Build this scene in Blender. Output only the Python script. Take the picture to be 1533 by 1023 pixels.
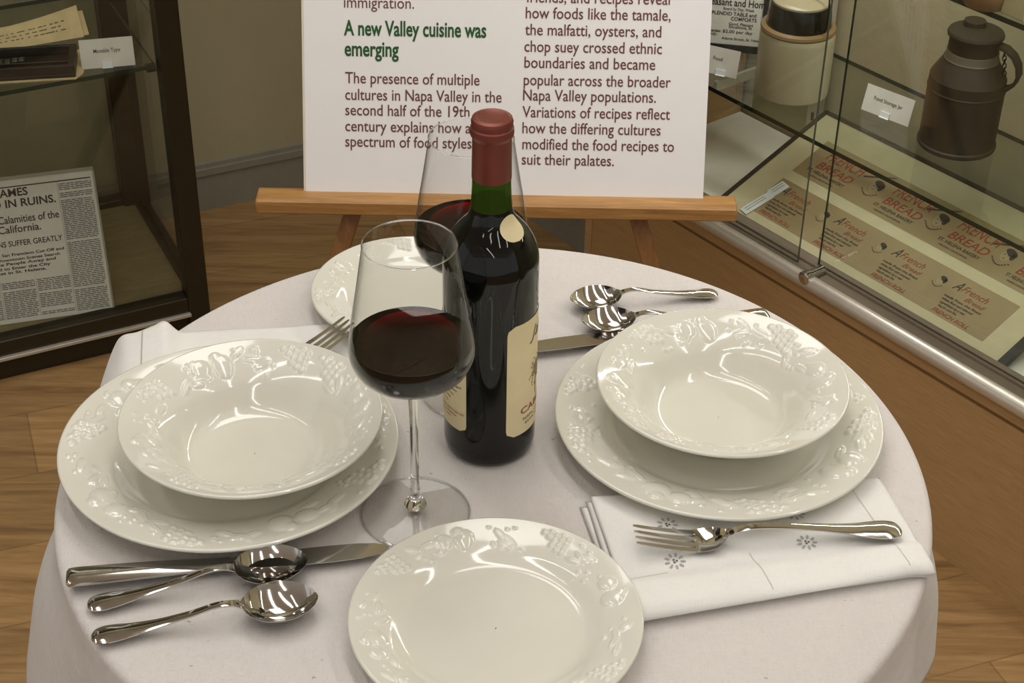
import bpy, bmesh, math, random
import numpy as np
from mathutils import Vector, Matrix

for o in list(bpy.data.objects):
    bpy.data.objects.remove(o, do_unlink=True)
SC = bpy.context.scene
COL = SC.collection
PI = math.pi
R_ = math.radians
T = 0.74                                   # height of the table top

# ------------------------------------------------------------------ camera
F_PX, CX, CY = 2498.44, 766.55, 511.25
PITCH, ROLL, CAM_Z = 0.602115, 0.0181676, T + 0.86043
c_, s_ = math.cos(PITCH), math.sin(PITCH)
FWD = np.array([0, c_, -s_]); RT = np.array([1.0, 0, 0]); UP = np.array([0, s_, c_])
R2 = RT * math.cos(ROLL) + UP * math.sin(ROLL)
U2 = -RT * math.sin(ROLL) + UP * math.cos(ROLL)
CAM = np.array([0, 0, CAM_Z])
cam = bpy.data.cameras.new('camera')
cam.sensor_width = 36.0
cam.lens = F_PX * 36.0 / 1533.0
cam.clip_start = 0.02
co = bpy.data.objects.new('camera', cam)
COL.objects.link(co)
m = Matrix.Identity(4)
for i in range(3):
    m[i][0] = R2[i]; m[i][1] = U2[i]; m[i][2] = -FWD[i]; m[i][3] = CAM[i]
co.matrix_world = m
SC.camera = co

# ------------------------------------------------------------------ world, lamps, exposure
w = bpy.data.worlds.new('world')
SC.world = w
w.use_nodes = True
bg = w.node_tree.nodes['Background']
bg.inputs[0].default_value = (1.0, 0.985, 0.95, 1)
bg.inputs[1].default_value = 0.80

def area_lamp(name, loc, size, size_y, power, rz=0.0, col=(1.0, 0.985, 0.95), tilt=0.0):
    l = bpy.data.lights.new(name, 'AREA')
    l.shape = 'RECTANGLE'; l.size = size; l.size_y = size_y
    l.energy = power; l.color = col
    o = bpy.data.objects.new(name, l); COL.objects.link(o)
    o.location = loc; o.rotation_euler = (tilt, 0, rz)
    return o

# the tubes of the ceiling fixtures
for (x, y, p) in ((-1.35, 0.9, 9), (-0.5, 0.6, 10), (0.45, 0.45, 10), (1.35, 0.7, 12), (0.1, -1.7, 13)):
    area_lamp('ceiling_tube', (x, y, 2.62), 0.10, 2.3, p, R_(28))
area_lamp('back_fill_panel', (-0.2, 2.0, 2.66), 0.6, 1.2, 16, R_(28))  # added overhead fill that brightens the floor and wall at the back
area_lamp('case_fill', (0.6075, 1.942, 1.272), 0.03, 1.5, 11.0, R_(38.5))  # unseen strip added inside the right case to brighten its deck and wall

SC.view_settings.view_transform = 'Standard'
SC.view_settings.look = 'None'
SC.view_settings.gamma = 1.0
SC.view_settings.use_curve_mapping = False
SC.view_settings.exposure = -0.44
SC.cycles.max_bounces = 14
SC.cycles.transparent_max_bounces = 40
SC.cycles.transmission_bounces = 12
SC.cycles.glossy_bounces = 6
SC.cycles.caustics_reflective = False
SC.cycles.caustics_refractive = False

# ------------------------------------------------------------------ geometry from sight lines
def sight(px, py):
    return FWD + R2 * ((px - CX) / F_PX) - U2 * ((py - CY) / F_PX)
def at(px, py, z):
    d = sight(px, py); t = (z - CAM[2]) / d[2]
    return CAM + d * t
def hit(px, py, P0, n):
    d = sight(px, py); n = np.array(n, float); P0 = np.array(P0, float)
    return CAM + d * (((P0 - CAM) @ n) / (d @ n))

# ------------------------------------------------------------------ mesh builder
class MB:
    def __init__(s): s.v = []; s.f = []; s.m = []; s.mi = 0
    def add(s, vs, fs, mi=None):
        o = len(s.v); s.v += [tuple(float(c) for c in p) for p in vs]
        for f in fs:
            s.f.append(tuple(i + o for i in f)); s.m.append(s.mi if mi is None else mi)
        return s
    def box(s, a, b, mi=None):
        (x0, y0, z0), (x1, y1, z1) = a, b
        vs = [(x0,y0,z0),(x1,y0,z0),(x1,y1,z0),(x0,y1,z0),(x0,y0,z1),(x1,y0,z1),(x1,y1,z1),(x0,y1,z1)]
        fs = [(0,3,2,1),(4,5,6,7),(0,1,5,4),(1,2,6,5),(2,3,7,6),(3,0,4,7)]
        return s.add(vs, fs, mi)
    def obox(s, o, ex, ey, ez, mi=None):
        o, ex, ey, ez = (np.array(q, float) for q in (o, ex, ey, ez))
        vs = [o, o+ex, o+ex+ey, o+ey, o+ez, o+ex+ez, o+ex+ey+ez, o+ey+ez]
        fs = [(0,3,2,1),(4,5,6,7),(0,1,5,4),(1,2,6,5),(2,3,7,6),(3,0,4,7)]
        return s.add(vs, fs, mi)
    def grid(s, P, closed_u=False, closed_v=False, mi=None, flip=False):
        P = np.asarray(P, float); nu, nv = P.shape[:2]
        fs = []
        for i in range(nu if closed_u else nu - 1):
            for j in range(nv if closed_v else nv - 1):
                a, b, c, d = i*nv+j, ((i+1) % nu)*nv+j, ((i+1) % nu)*nv+(j+1) % nv, i*nv+(j+1) % nv
                fs.append((a, d, c, b) if flip else (a, b, c, d))
        return s.add(P.reshape(-1, 3), fs, mi)
    def lathe(s, prof, n=64, c=(0, 0, 0), mi=None):
        prof = [(max(r, 1e-5), z) for r, z in prof]
        th = np.arange(n) * 2 * PI / n
        P = np.array([[(c[0]+r*math.cos(a), c[1]+r*math.sin(a), c[2]+z) for a in th] for r, z in prof])
        return s.grid(P, closed_v=True, mi=mi, flip=True)
    def tube(s, pts, rad, n=10, closed=False, mi=None, cap=True):
        pts = [np.array(p, float) for p in pts]; N = len(pts)
        rad = [rad]*N if np.isscalar(rad) else rad
        rows = []; up = np.array([0.013, 0.021, 1.0])
        prev = None
        for i, p in enumerate(pts):
            t = (pts[(i+1) % N] - pts[i-1]) if closed else (pts[min(i+1, N-1)] - pts[max(i-1, 0)])
            t = t / (np.linalg.norm(t) + 1e-12)
            if prev is None:
                a = np.cross(t, up)
                if np.linalg.norm(a) < 1e-3: a = np.cross(t, [1, 0, 0])
            else:
                a = prev - t * (prev @ t)
            a /= np.linalg.norm(a); prev = a; b = np.cross(t, a)
            rows.append([p + rad[i]*(a*math.cos(2*PI*k/n) + b*math.sin(2*PI*k/n)) for k in range(n)])
        s.grid(np.array(rows), closed_u=closed, closed_v=True, mi=mi)
        if cap and not closed:
            o = len(s.v); s.add(rows[0], [tuple(range(n))], mi); s.add(rows[-1], [tuple(range(n))[::-1]], mi)
        return s
    def build(s, name, mats, parent=None, smooth=True, bevel=0.0, angle=40, sub=0):
        me = bpy.data.meshes.new(name)
        me.from_pydata(s.v, [], s.f)
        mats = mats if isinstance(mats, (list, tuple)) else [mats]
        for k in mats: me.materials.append(k)
        for p, i in zip(me.polygons, s.m): p.material_index = i
        bm = bmesh.new(); bm.from_mesh(me)
        bmesh.ops.remove_doubles(bm, verts=bm.verts, dist=1e-6)
        bmesh.ops.recalc_face_normals(bm, faces=bm.faces)
        bm.to_mesh(me); bm.free()
        if smooth:
            for p in me.polygons: p.use_smooth = True
            me.set_sharp_from_angle(angle=R_(angle))
        me.update()
        o = bpy.data.objects.new(name, me); COL.objects.link(o)
        if parent: o.parent = parent
        if bevel:
            b = o.modifiers.new('bevel', 'BEVEL'); b.width = bevel; b.segments = 2; b.limit_method = 'ANGLE'
            b.angle_limit = R_(50)
        if sub:
            b = o.modifiers.new('sub', 'SUBSURF'); b.levels = sub; b.render_levels = sub
        return o

def thing(name, label, cat, loc=(0, 0, 0), rz=0.0, group=None):
    o = bpy.data.objects.new(name, None); COL.objects.link(o)
    o.empty_display_size = 0.02
    o.location = loc; o.rotation_euler = (0, 0, rz)
    o['label'] = label; o['category'] = cat
    if group: o['group'] = group
    return o
def tag(o, label, cat, group=None):
    o['label'] = label; o['category'] = cat
    if group: o['group'] = group
    return o
def struct(o): o['kind'] = 'structure'; return o
def copy_thing(root, loc, rz, label):
    r = root.copy(); COL.objects.link(r); r.location = loc; r.rotation_euler = (0, 0, rz); r['label'] = label
    for ch in root.children:
        c = ch.copy(); COL.objects.link(c); c.parent = r
        for g in ch.children:
            d = g.copy(); COL.objects.link(d); d.parent = c
    return r

def text_into(mb, string, origin, ex, ey, width=None, height=None, shear=0.0, bold=0.0, mapper=None, align='L', mi=None):
    """lay one line of lettering on a surface; ex, ey unit vectors; width of the line, cap height"""
    cu = bpy.data.curves.new('lettering', 'FONT'); cu.body = string; cu.size = 1.0; cu.shear = shear; cu.offset = bold
    cu.resolution_u = 3
    ob = bpy.data.objects.new('lettering', cu); COL.objects.link(ob)
    dg = bpy.context.evaluated_depsgraph_get()
    me = bpy.data.meshes.new_from_object(ob.evaluated_get(dg))
    vs = np.array([v.co[:] for v in me.vertices]); fs = [tuple(p.vertices) for p in me.polygons]
    bpy.data.objects.remove(ob, do_unlink=True); bpy.data.curves.remove(cu); bpy.data.meshes.remove(me)
    if len(vs) == 0: return 0
    x0, x1 = vs[:, 0].min(), vs[:, 0].max()
    sy = height / 0.70
    sx = (width / (x1 - x0)) if width else sy
    X = (vs[:, 0] - x0) * sx; Y = vs[:, 1] * sy
    if align == 'C': X = X - X.max() / 2
    if mapper: P = [mapper(a, b) for a, b in zip(X, Y)]
    else:
        o = np.array(origin, float); ex = np.array(ex, float); ey = np.array(ey, float)
        P = [o + ex*a + ey*b for a, b in zip(X, Y)]
    mb.add(P, fs, mi)
    return X.max()

# ------------------------------------------------------------------ materials
def lin(c):
    return tuple(((x/255)/12.92 if x/255 <= 0.04045 else ((x/255+0.055)/1.055)**2.4) for x in c) + (1.0,)
class NT:
    def __init__(s, name):
        s.mat = bpy.data.materials.new(name); s.mat.use_nodes = True
        s.t = s.mat.node_tree; s.n = s.t.nodes; s.b = s.n['Principled BSDF']; s.out = s.n['Material Output']
    def new(s, typ, **kw):
        n = s.n.new(typ)
        for k, v in kw.items(): setattr(n, k, v)
        return n
    def link(s, a, b): s.t.links.new(a, b)
    def coord(s, scale=(1, 1, 1), rot=(0, 0, 0), kind='Object'):
        tc = s.new('ShaderNodeTexCoord'); mp = s.new('ShaderNodeMapping')
        mp.inputs['Scale'].default_value = scale; mp.inputs['Rotation'].default_value = rot
        s.link(tc.outputs[kind], mp.inputs['Vector']); return mp.outputs['Vector']
    def noise(s, vec, scale, detail=4, rough=0.55, dist=0.0):
        n = s.new('ShaderNodeTexNoise'); n.inputs['Scale'].default_value = scale; n.inputs['Detail'].default_value = detail
        n.inputs['Roughness'].default_value = rough; n.inputs['Distortion'].default_value = dist
        s.link(vec, n.inputs['Vector']); return n.outputs['Fac']
    def ramp(s, fac, stops):
        r = s.new('ShaderNodeValToRGB'); e = r.color_ramp.elements
        while len(e) < len(stops): e.new(0.5)
        for q, (p, c) in zip(e, stops): q.position = p; q.color = c
        s.link(fac, r.inputs['Fac']); return r.outputs['Color']
    def mix(s, fac, a, b, mode='MIX'):
        m_ = s.new('ShaderNodeMix'); m_.data_type = 'RGBA'; m_.blend_type = mode
        if isinstance(fac, (int, float)): m_.inputs['Factor'].default_value = fac
        else: s.link(fac, m_.inputs['Factor'])
        for i, q in ((6, a), (7, b)):
            if isinstance(q, tuple): m_.inputs[i].default_value = q
            else: s.link(q, m_.inputs[i])
        return m_.outputs[2]
    def bump(s, h, strength=0.2, dist=0.001):
        b = s.new('ShaderNodeBump'); b.inputs['Strength'].default_value = strength; b.inputs['Distance'].default_value = dist
        s.link(h, b.inputs['Height']); s.link(b.outputs['Normal'], s.b.inputs['Normal']); return b
    def schlick(s, gain):
        lw = s.new('ShaderNodeLayerWeight'); lw.inputs['Blend'].default_value = 0.5
        p = s.new('ShaderNodeMath', operation='POWER'); s.link(lw.outputs['Facing'], p.inputs[0]); p.inputs[1].default_value = 5.0
        q = s.new('ShaderNodeMath', operation='MULTIPLY_ADD'); s.link(p.outputs[0], q.inputs[0])
        q.inputs[1].default_value = 0.96*gain; q.inputs[2].default_value = 0.04*gain
        return q
    def base(s, c):
        if isinstance(c, tuple): s.b.inputs['Base Color'].default_value = c
        else: s.link(c, s.b.inputs['Base Color'])
    def set(s, **kw):
        for k, v in kw.items(): s.b.inputs[k.replace('_', ' ')].default_value = v

def m_plain(name, rgb, rough=0.6, metal=0.0, var=0.06, nscale=30, spec=0.5, bump=0.0):
    t = NT(name); v = t.coord()
    c = lin(rgb); hi = tuple(min(1, x*(1+var)) for x in c[:3]) + (1,); lo = tuple(x*(1-var) for x in c[:3]) + (1,)
    n = t.noise(v, nscale)
    t.base(t.ramp(n, [(0.3, lo), (0.7, hi)]))
    t.set(Roughness=rough, Metallic=metal); t.b.inputs['Specular IOR Level'].default_value = spec
    if bump: t.bump(t.noise(v, nscale*3), bump, 0.001)
    return t.mat

def m_cloth(name, rgb, weave=2200, wr=0.5, scale=9, stains=False):
    t = NT(name); v = t.coord()
    c = lin(rgb); n1 = t.noise(v, scale, 5, 0.6)
    col = t.ramp(n1, [(0.3, tuple(x*0.93 for x in c[:3])+(1,)), (0.7, c)])
    thr = t.noise(t.coord(scale=(1, 12, 1)), 140, 2); thr2 = t.noise(t.coord(scale=(12, 1, 1)), 140, 2)
    weave_ = t.new('ShaderNodeMath', operation='ADD'); t.link(thr, weave_.inputs[0]); t.link(thr2, weave_.inputs[1])
    col = t.mix(0.10, col, t.ramp(weave_.outputs[0], [(0.75, (0.55, 0.53, 0.52, 1)), (1.15, (1, 1, 1, 1))]), 'MULTIPLY')
    if stains:
        d = t.noise(t.coord(scale=(1, 1.6, 1)), 75, 3, 0.5)
        col = t.mix(t.ramp(d, [(0.735, (0, 0, 0, 1)), (0.77, (0.5, 0.5, 0.5, 1))]), col, lin((120, 110, 112)))
    t.base(col); t.set(Roughness=0.85); t.b.inputs['Specular IOR Level'].default_value = 0.15
    t.b.inputs['Sheen Weight'].default_value = 0.1
    h = t.new('ShaderNodeMath', operation='MULTIPLY_ADD'); t.link(weave_.outputs[0], h.inputs[0]); h.inputs[1].default_value = 0.25
    t.link(t.noise(v, scale*1.6, 4, 0.55, 0.6), h.inputs[2])
    t.bump(h.outputs[0], wr, 0.004)
    return t.mat

def m_wood(name, dark, light, scale=(2, 30, 30), rough=0.45, nscale=3.0, bump=0.1, rot=(0, 0, 0)):
    t = NT(name); v = t.coord(scale=scale, rot=rot)
    n = t.noise(v, nscale, 8, 0.62, 0.8); n2 = t.noise(v, nscale*7, 4, 0.6)
    col = t.ramp(n, [(0.28, lin(dark)), (0.72, lin(light))])
    col = t.mix(0.35, col, t.ramp(n2, [(0.35, (0.5, 0.5, 0.5, 1)), (0.65, (1, 1, 1, 1))]), 'MULTIPLY')
    t.base(col); t.set(Roughness=rough); t.bump(n2, bump, 0.001); return t.mat

def m_floor():
    t = NT('vinyl_plank_floor'); rz = R_(-20)
    br = t.new('ShaderNodeTexBrick'); br.offset = 0.37
    br.inputs['Scale'].default_value = 1.0
    br.inputs['Brick Width'].default_value = 1.15; br.inputs['Row Height'].default_value = 0.16
    br.inputs['Mortar Size'].default_value = 0.0015; br.inputs['Bias'].default_value = 0.0
    br.inputs['Color1'].default_value = (0.72, 0.72, 0.72, 1); br.inputs['Color2'].default_value = (1.1, 1.1, 1.1, 1)
    br.inputs['Mortar'].default_value = (0.6, 0.6, 0.6, 1)
    t.link(t.coord(rot=(0, 0, rz)), br.inputs['Vector'])
    g = t.coord(scale=(1.3, 13, 1), rot=(0, 0, rz))
    n = t.noise(g, 2.3, 7, 0.6, 1.2); n2 = t.noise(g, 11, 5, 0.65, 0.3)
    col = t.ramp(n, [(0.25, lin((130, 99, 60))), (0.5, lin((172, 134, 86))), (0.75, lin((198, 158, 107)))])
    col = t.mix(0.5, col, t.ramp(n2, [(0.3, (0.55, 0.55, 0.55, 1)), (0.7, (1, 1, 1, 1))]), 'MULTIPLY')
    col = t.mix(0.8, col, br.outputs['Color'], 'MULTIPLY')
    t.base(col); t.set(Roughness=0.42); t.bump(n2, 0.12, 0.001); return t.mat

def m_wall():
    t = NT('painted_plaster'); v = t.coord(); n = t.noise(v, 55, 5, 0.6); n1 = t.noise(v, 2.2, 3)
    t.base(t.ramp(n1, [(0.3, lin((164, 154, 123))), (0.7, lin((174, 164, 132)))])); t.set(Roughness=0.75)
    t.bump(n, 0.25, 0.004); return t.mat

def m_pane(name, tint=(0.90, 0.95, 0.92), gloss=1.0, rough=0.0):
    """thin clear glass sheet: see-through with a fresnel reflection"""
    t = NT(name); t.n.remove(t.b)
    tr = t.new('ShaderNodeBsdfTransparent'); tr.inputs[0].default_value = tint + (1,)
    gl = t.new('ShaderNodeBsdfGlossy'); gl.inputs['Roughness'].default_value = rough
    mu = t.schlick(gloss)
    mx = t.new('ShaderNodeMixShader'); t.link(mu.outputs[0], mx.inputs[0]); t.link(tr.outputs[0], mx.inputs[1]); t.link(gl.outputs[0], mx.inputs[2])
    t.link(mx.outputs[0], t.out.inputs['Surface']); return t.mat

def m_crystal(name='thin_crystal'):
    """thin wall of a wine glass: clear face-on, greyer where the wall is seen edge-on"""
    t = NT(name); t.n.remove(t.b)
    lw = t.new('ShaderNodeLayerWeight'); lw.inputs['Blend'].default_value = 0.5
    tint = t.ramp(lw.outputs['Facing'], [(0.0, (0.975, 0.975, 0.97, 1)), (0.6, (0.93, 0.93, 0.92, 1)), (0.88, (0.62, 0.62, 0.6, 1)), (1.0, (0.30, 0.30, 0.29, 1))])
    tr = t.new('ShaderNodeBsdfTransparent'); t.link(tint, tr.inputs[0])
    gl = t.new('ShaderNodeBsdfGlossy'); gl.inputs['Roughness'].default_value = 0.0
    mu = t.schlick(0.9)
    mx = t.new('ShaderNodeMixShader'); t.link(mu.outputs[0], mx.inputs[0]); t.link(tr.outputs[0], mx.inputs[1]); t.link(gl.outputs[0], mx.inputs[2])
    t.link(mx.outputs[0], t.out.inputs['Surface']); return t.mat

def m_glass(name, col=(1, 1, 1, 1), ior=1.5):
    t = NT(name); v = t.coord(); t.base(t.ramp(t.noise(v, 8), [(0.3, col), (0.7, col)]))
    t.set(Roughness=0.0, IOR=ior); t.b.inputs['Transmission Weight'].default_value = 1.0; return t.mat

def m_wine():
    t = NT('red_wine'); v = t.coord()
    t.base((1, 1, 1, 1)); t.set(Roughness=0.0, IOR=1.34); t.b.inputs['Transmission Weight'].default_value = 1.0
    va = t.new('ShaderNodeVolumeAbsorption'); va.inputs['Color'].default_value = (0.80, 0.02, 0.06, 1); va.inputs['Density'].default_value = 650
    t.link(va.outputs[0], t.out.inputs['Volume']); return t.mat

def m_neck():
    t = NT('green_bottle_glass'); t.base(t.ramp(t.noise(t.coord(), 12), [(0.3, lin((58, 84, 22))), (0.7, lin((66, 94, 26)))]))
    t.set(Roughness=0.05)
    tr = t.new('ShaderNodeBsdfTransparent'); tr.inputs[0].default_value = (0.16, 0.34, 0.04, 1)
    mx = t.new('ShaderNodeMixShader'); mx.inputs[0].default_value = 0.55
    t.link(t.b.outputs[0], mx.inputs[1]); t.link(tr.outputs[0], mx.inputs[2]); t.link(mx.outputs[0], t.out.inputs['Surface']); return t.mat

def m_china():
    t = NT('glazed_white_china'); v = t.coord()
    t.base(t.ramp(t.noise(v, 14), [(0.3, lin((216, 213, 200))), (0.7, lin((220, 217, 204)))]))
    t.set(Roughness=0.10); t.b.inputs['Specular IOR Level'].default_value = 0.55
    t.b.inputs['Coat Weight'].default_value = 0.4; t.b.inputs['Coat Roughness'].default_value = 0.03
    t.bump(t.noise(v, 60, 3), 0.03, 0.001); return t.mat

M = dict(
    floor=m_floor(), wall=m_wall(),
    base=m_plain('baseboard_paint', (140, 136, 120), 0.5),
    bronze=m_plain('dark_bronze_frame', (50, 42, 26), 0.38, 0.35, 0.08),
    bronze_lip=m_plain('pale_bronze_lip', (190, 182, 165), 0.32, 0.4),
    deck=m_wood('tan_deck_board', (120, 106, 72), (142, 126, 88), (2, 14, 2), 0.55),
    tan=m_wood('tan_laminate', (182, 144, 96), (192, 154, 105), (1, 1, 14), 0.5, 4.0, 0.03),
    groove=m_plain('shadow_gap_brown', (112, 82, 46), 0.7), tan_edge=m_wood('tan_edge_band', (190, 154, 108), (200, 163, 117), (1, 1, 14), 0.5),
    steel=m_plain('satin_steel_trim', (214, 207, 194), 0.3, 0.55, 0.05, 60),
    track=m_plain('brown_satin_track', (140, 127, 110), 0.35, 0.3, 0.05, 60),
    marble=m_plain('grey_marbled_deck', (240, 237, 224), 0.35, 0.0, 0.12, 9),
    pane=m_pane('clear_pane', (0.96, 0.97, 0.955)), shelf=m_pane('greenish_shelf_glass', (0.905, 0.93, 0.905), 1.1), softedge=m_plain('pale_glass_edge', (92, 100, 86), 0.12),
    edge=m_plain('green_glass_edge', (30, 48, 40), 0.12, 0, 0.1),
    black=m_plain('black_frame', (28, 25, 23), 0.4),
    mat=m_plain('cream_mat_board', (206, 194, 158), 0.8),
    wrapper=m_plain('tan_waxed_paper', (158, 138, 100), 0.5, 0, 0.07, 20),
    redink=m_plain('faded_red_ink', (150, 68, 50), 0.7), darkink=m_plain('dark_ink', (62, 58, 54), 0.7),
    skin=m_plain('printed_face_tint', (172, 154, 116), 0.7),
    white=m_plain('white_card', (226, 222, 212), 0.7), news=m_plain('newsprint', (205, 202, 190), 0.75),
    newsink=m_plain('newsprint_ink', (48, 48, 46), 0.8), rule=m_plain('newsprint_small_ink', (92, 92, 88), 0.8),
    aged=m_plain('aged_paper', (222, 198, 148), 0.8, 0, 0.08, 40), agedink=m_plain('faded_type_ink', (130, 116, 86), 0.8),
    trayw=m_wood('dark_tray_wood', (34, 28, 22), (58, 48, 38), (2, 20, 20), 0.5),
    lead=m_plain('worn_type_metal', (120, 112, 100), 0.35, 0.8, 0.2, 90),
    clip=m_plain('clear_plastic_clip', (235, 238, 238), 0.08),
    stone=m_plain('salt_glazed_stoneware', (184, 176, 144), 0.35, 0, 0.06, 18), stonerim=m_plain('stoneware_brown_rim', (128, 104, 66), 0.4),
    lidbrown=m_plain('black_brown_glaze', (24, 22, 18), 0.15), lidtop=m_plain('pale_glazed_top', (165, 156, 124), 0.3),
    wire=m_plain('dark_wire', (30, 28, 26), 0.4, 0.6),
    tin=m_plain('rusty_tin', (50, 43, 29), 0.6, 0.3, 0.25, 25), tinband=m_plain('worn_tin_band', (98, 88, 74), 0.5, 0.4, 0.15, 30),
    oak=m_wood('easel_oak', (150, 104, 54), (198, 150, 90), (3, 40, 40), 0.45, 2.5), oakdark=m_wood('easel_oak_leg', (118, 76, 32), (150, 102, 48), (40, 40, 3), 0.45, 2.5),
    poster=m_plain('poster_white', (236, 233, 232), 0.55, 0, 0.01), core=m_plain('foam_core', (226, 216, 196), 0.8),
    brownink=m_plain('brown_print', (104, 60, 50), 0.7), greenink=m_plain('green_print', (24, 84, 30), 0.7),
    cloth=m_cloth('white_linen_tablecloth', (226, 219, 214), stains=True, wr=0.75),
    napkin=m_cloth('white_linen_napkin', (236, 233, 228), wr=0.25, scale=14),
    stitch=m_plain('hemstitch_thread', (176, 170, 160), 0.9), embro=m_plain('grey_embroidery', (168, 166, 162), 0.9), eyelet=m_plain('eyelet_shadow', (88, 84, 80), 0.9),
    china=m_china(),
    silver=m_plain('polished_silver', (206, 203, 198), 0.09, 1.0, 0.03, 40),
    crystal=m_crystal(), solid=m_glass('solid_crystal', (0.97, 0.97, 0.97, 1)), wine=m_wine(),
    bottle=m_plain('black_green_bottle_glass', (8, 9, 6), 0.03, 0, 0.05, 8, 0.4),
    neck=m_neck(),
    winedark=m_plain('wine_in_bottle', (14, 7, 6), 0.2),
    foil=m_plain('dull_red_foil', (118, 56, 44), 0.42, 0.35, 0.08, 40, bump=0.1),
    label=m_plain('cream_label_paper', (222, 206, 164), 0.7, 0, 0.05, 30), sepia=m_plain('sepia_print', (136, 124, 88), 0.8),
    tabletop=m_wood('table_wood', (90, 60, 36), (120, 84, 52)),
    iron=m_plain('black_iron', (30, 30, 30), 0.5, 0.5),
    ceramic=m_plain('cream_crock', (186, 176, 134), 0.4), ceramicb=m_plain('crock_brown', (112, 86, 54), 0.4),
)

# ------------------------------------------------------------------ the room
OR = np.array([0.67257, 1.73973, 0.0]); AR = R_(-51.5)
OL = np.array([-0.75432, 2.21618, 0.0]); AL = R_(26.5)
dR = np.array([math.cos(AR), math.sin(AR), 0]); nR = np.array([-math.sin(AR), math.cos(AR), 0])
dL = np.array([math.cos(AL), math.sin(AL), 0]); nL = np.array([-math.sin(AL), math.cos(AL), 0])
def r_hit(px, py, dep):                     # a sight line met with a plane of the right-hand case, in that case's own axes
    X = hit(px, py, OR + nR*dep, nR); return np.array([(X-OR) @ dR, dep, X[2]])
def r_at(px, py, z):
    X = at(px, py, z); return np.array([(X-OR) @ dR, (X-OR) @ nR, z])
def l_hit(px, py, dep):
    X = hit(px, py, OL + nL*dep, nL); return np.array([(X-OL) @ dL, dep, X[2]])
def l_at(px, py, z):
    X = at(px, py, z); return np.array([(X-OL) @ dL, (X-OL) @ nL, z])

struct(MB().box((-4, -3, -0.05), (4, 4.5, 0.0)).build('floor', M['floor'], smooth=False))
struct(MB().box((-4, -3, 2.72), (4, 4.5, 2.8)).build('ceiling', M['poster'], smooth=False))
def oriented(mb, name, mat, O, ang, bevel=0.0):
    o = mb.build(name, mat, smooth=False, bevel=bevel); o.location = O; o.rotation_euler = (0, 0, ang); return o
# left wall stands 0.415 behind the front of the bronze case; both walls meet in the corner
WL, WR, SR = 0.415, 0.13, -0.90
P0 = OL + nL*WL; Q0 = OR + nR*WR
A_ = np.array([[dL[0], -dR[0]], [dL[1], -dR[1]]]); tt = np.linalg.solve(A_, (Q0-P0)[:2])
sc_l, sc_r = tt
struct(oriented(MB().box((-3.2, WL, 0), (sc_l + 0.3, WL+0.1, 2.72)), 'wall_left', M['wall'], OL, AL))
struct(oriented(MB().box((sc_r, WR, 0), (SR, WR+0.36, 2.72)), 'wall_right', M['wall'], OR, AR))
struct(oriented(MB().box((SR, 0.345, 0), (2.6, 0.49, 2.72)), 'wall_back', M['wall'], OR, AR))
def baseboard(s0, s1, d):
    return MB().box((s0, d-0.012, 0), (s1, d, 0.075)).box((s0, d-0.016, 0.075), (s1, d, 0.088)).box((s0, d-0.009, 0.088), (s1, d, 0.096))
struct(oriented(baseboard(-3.2, sc_l, WL), 'baseboard_left', M['base'], OL, AL))
struct(oriented(baseboard(sc_r, SR, WR), 'baseboard_right', M['base'], OR, AR))

# ------------------------------------------------------------------ bronze show case on the left
caseL = thing('display_case', 'dark bronze framed glass display case standing low on the floor at left', 'display case', OL, AL, 'glass display cases')
S0, S1, DB, HT = -1.15, 0.275, 0.385, 1.90
zD = T - 0.665                                # deck inside
MB().box((S0+0.02, 0.012, 0), (S1-0.005, DB, zD-0.03)).build('plinth', M['bronze'], caseL, bevel=0.002)
MB().box((S0, 0.0, zD-0.022), (S1-0.036, 0.03, zD+0.004)).build('bottom_rail', M['bronze'], caseL, bevel=0.002)
MB().box((S0, -0.006, zD-0.030), (S1-0.034, 0.02, zD-0.024)).build('rail_lip', M['bronze_lip'], caseL, bevel=0.001)  # lip is much paler than the rail above it
MB().box((S1-0.03, 0.036, zD-0.022), (S1-0.004, DB-0.036, zD+0.003)).box((S1-0.018, 0.036, zD+0.003), (S1-0.008, DB-0.036, zD+0.012)).build('side_rail', M['bronze'], caseL, bevel=0.002)
MB().box((S0, DB-0.03, zD-0.022), (S1-0.036, DB, zD+0.012)).build('rear_rail', M['bronze'], caseL, bevel=0.002)
for (x0, y0) in ((S1-0.036, 0.0), (S1-0.048, DB-0.036), (S0, 0.0), (S0, DB-0.036)):
    MB().box((x0, y0, 0.0), (x0+0.036 + (0.012 if y0 and x0 > 0 else 0), y0+0.036, HT)).build('corner_post', M['bronze'], caseL, bevel=0.002)
MB().box((S0+0.03, 0.03, zD-0.028), (S1-0.03, DB-0.03, zD)).build('deck_board', M['deck'], caseL, smooth=False)
MB().box((S0+0.036, 0.014, zD+0.004), (S1-0.036, 0.019, HT-0.03)).build('front_pane', M['pane'], caseL, smooth=False)
MB().box((S1-0.016, 0.036, zD+0.012), (S1-0.011, DB-0.036, HT-0.03)).build('side_pane', M['pane'], caseL, smooth=False)
MB().box((S0+0.036, DB-0.02, zD+0.012), (S1-0.048, DB-0.015, HT-0.03)).build('rear_pane', M['pane'], caseL, smooth=False)
MB().box((S0, 0, HT-0.03), (S1, DB, HT)).build('top_rail', M['bronze'], caseL, bevel=0.002)

ZSL = T - 0.245
def glass_plate(x0, x1, y0, y1, z, th=0.007):
    mb = MB().box((x0, y0, z-th), (x1, y1, z), 0)
    for i in range(len(mb.f)): mb.m[i] = 0 if i in (0, 1) else 1
    return mb
def place(o, O, ang): o.location = O; o.rotation_euler = (0, 0, ang); return o
tag(place(glass_plate(S0+0.04, S1-0.04, 0.022, 0.34, ZSL).build('glass_shelf', [M['shelf'], M['edge']], smooth=False), OL, AL),
    'glass shelf in the bronze case under the old type tray', 'shelf', 'glass shelves')
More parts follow.
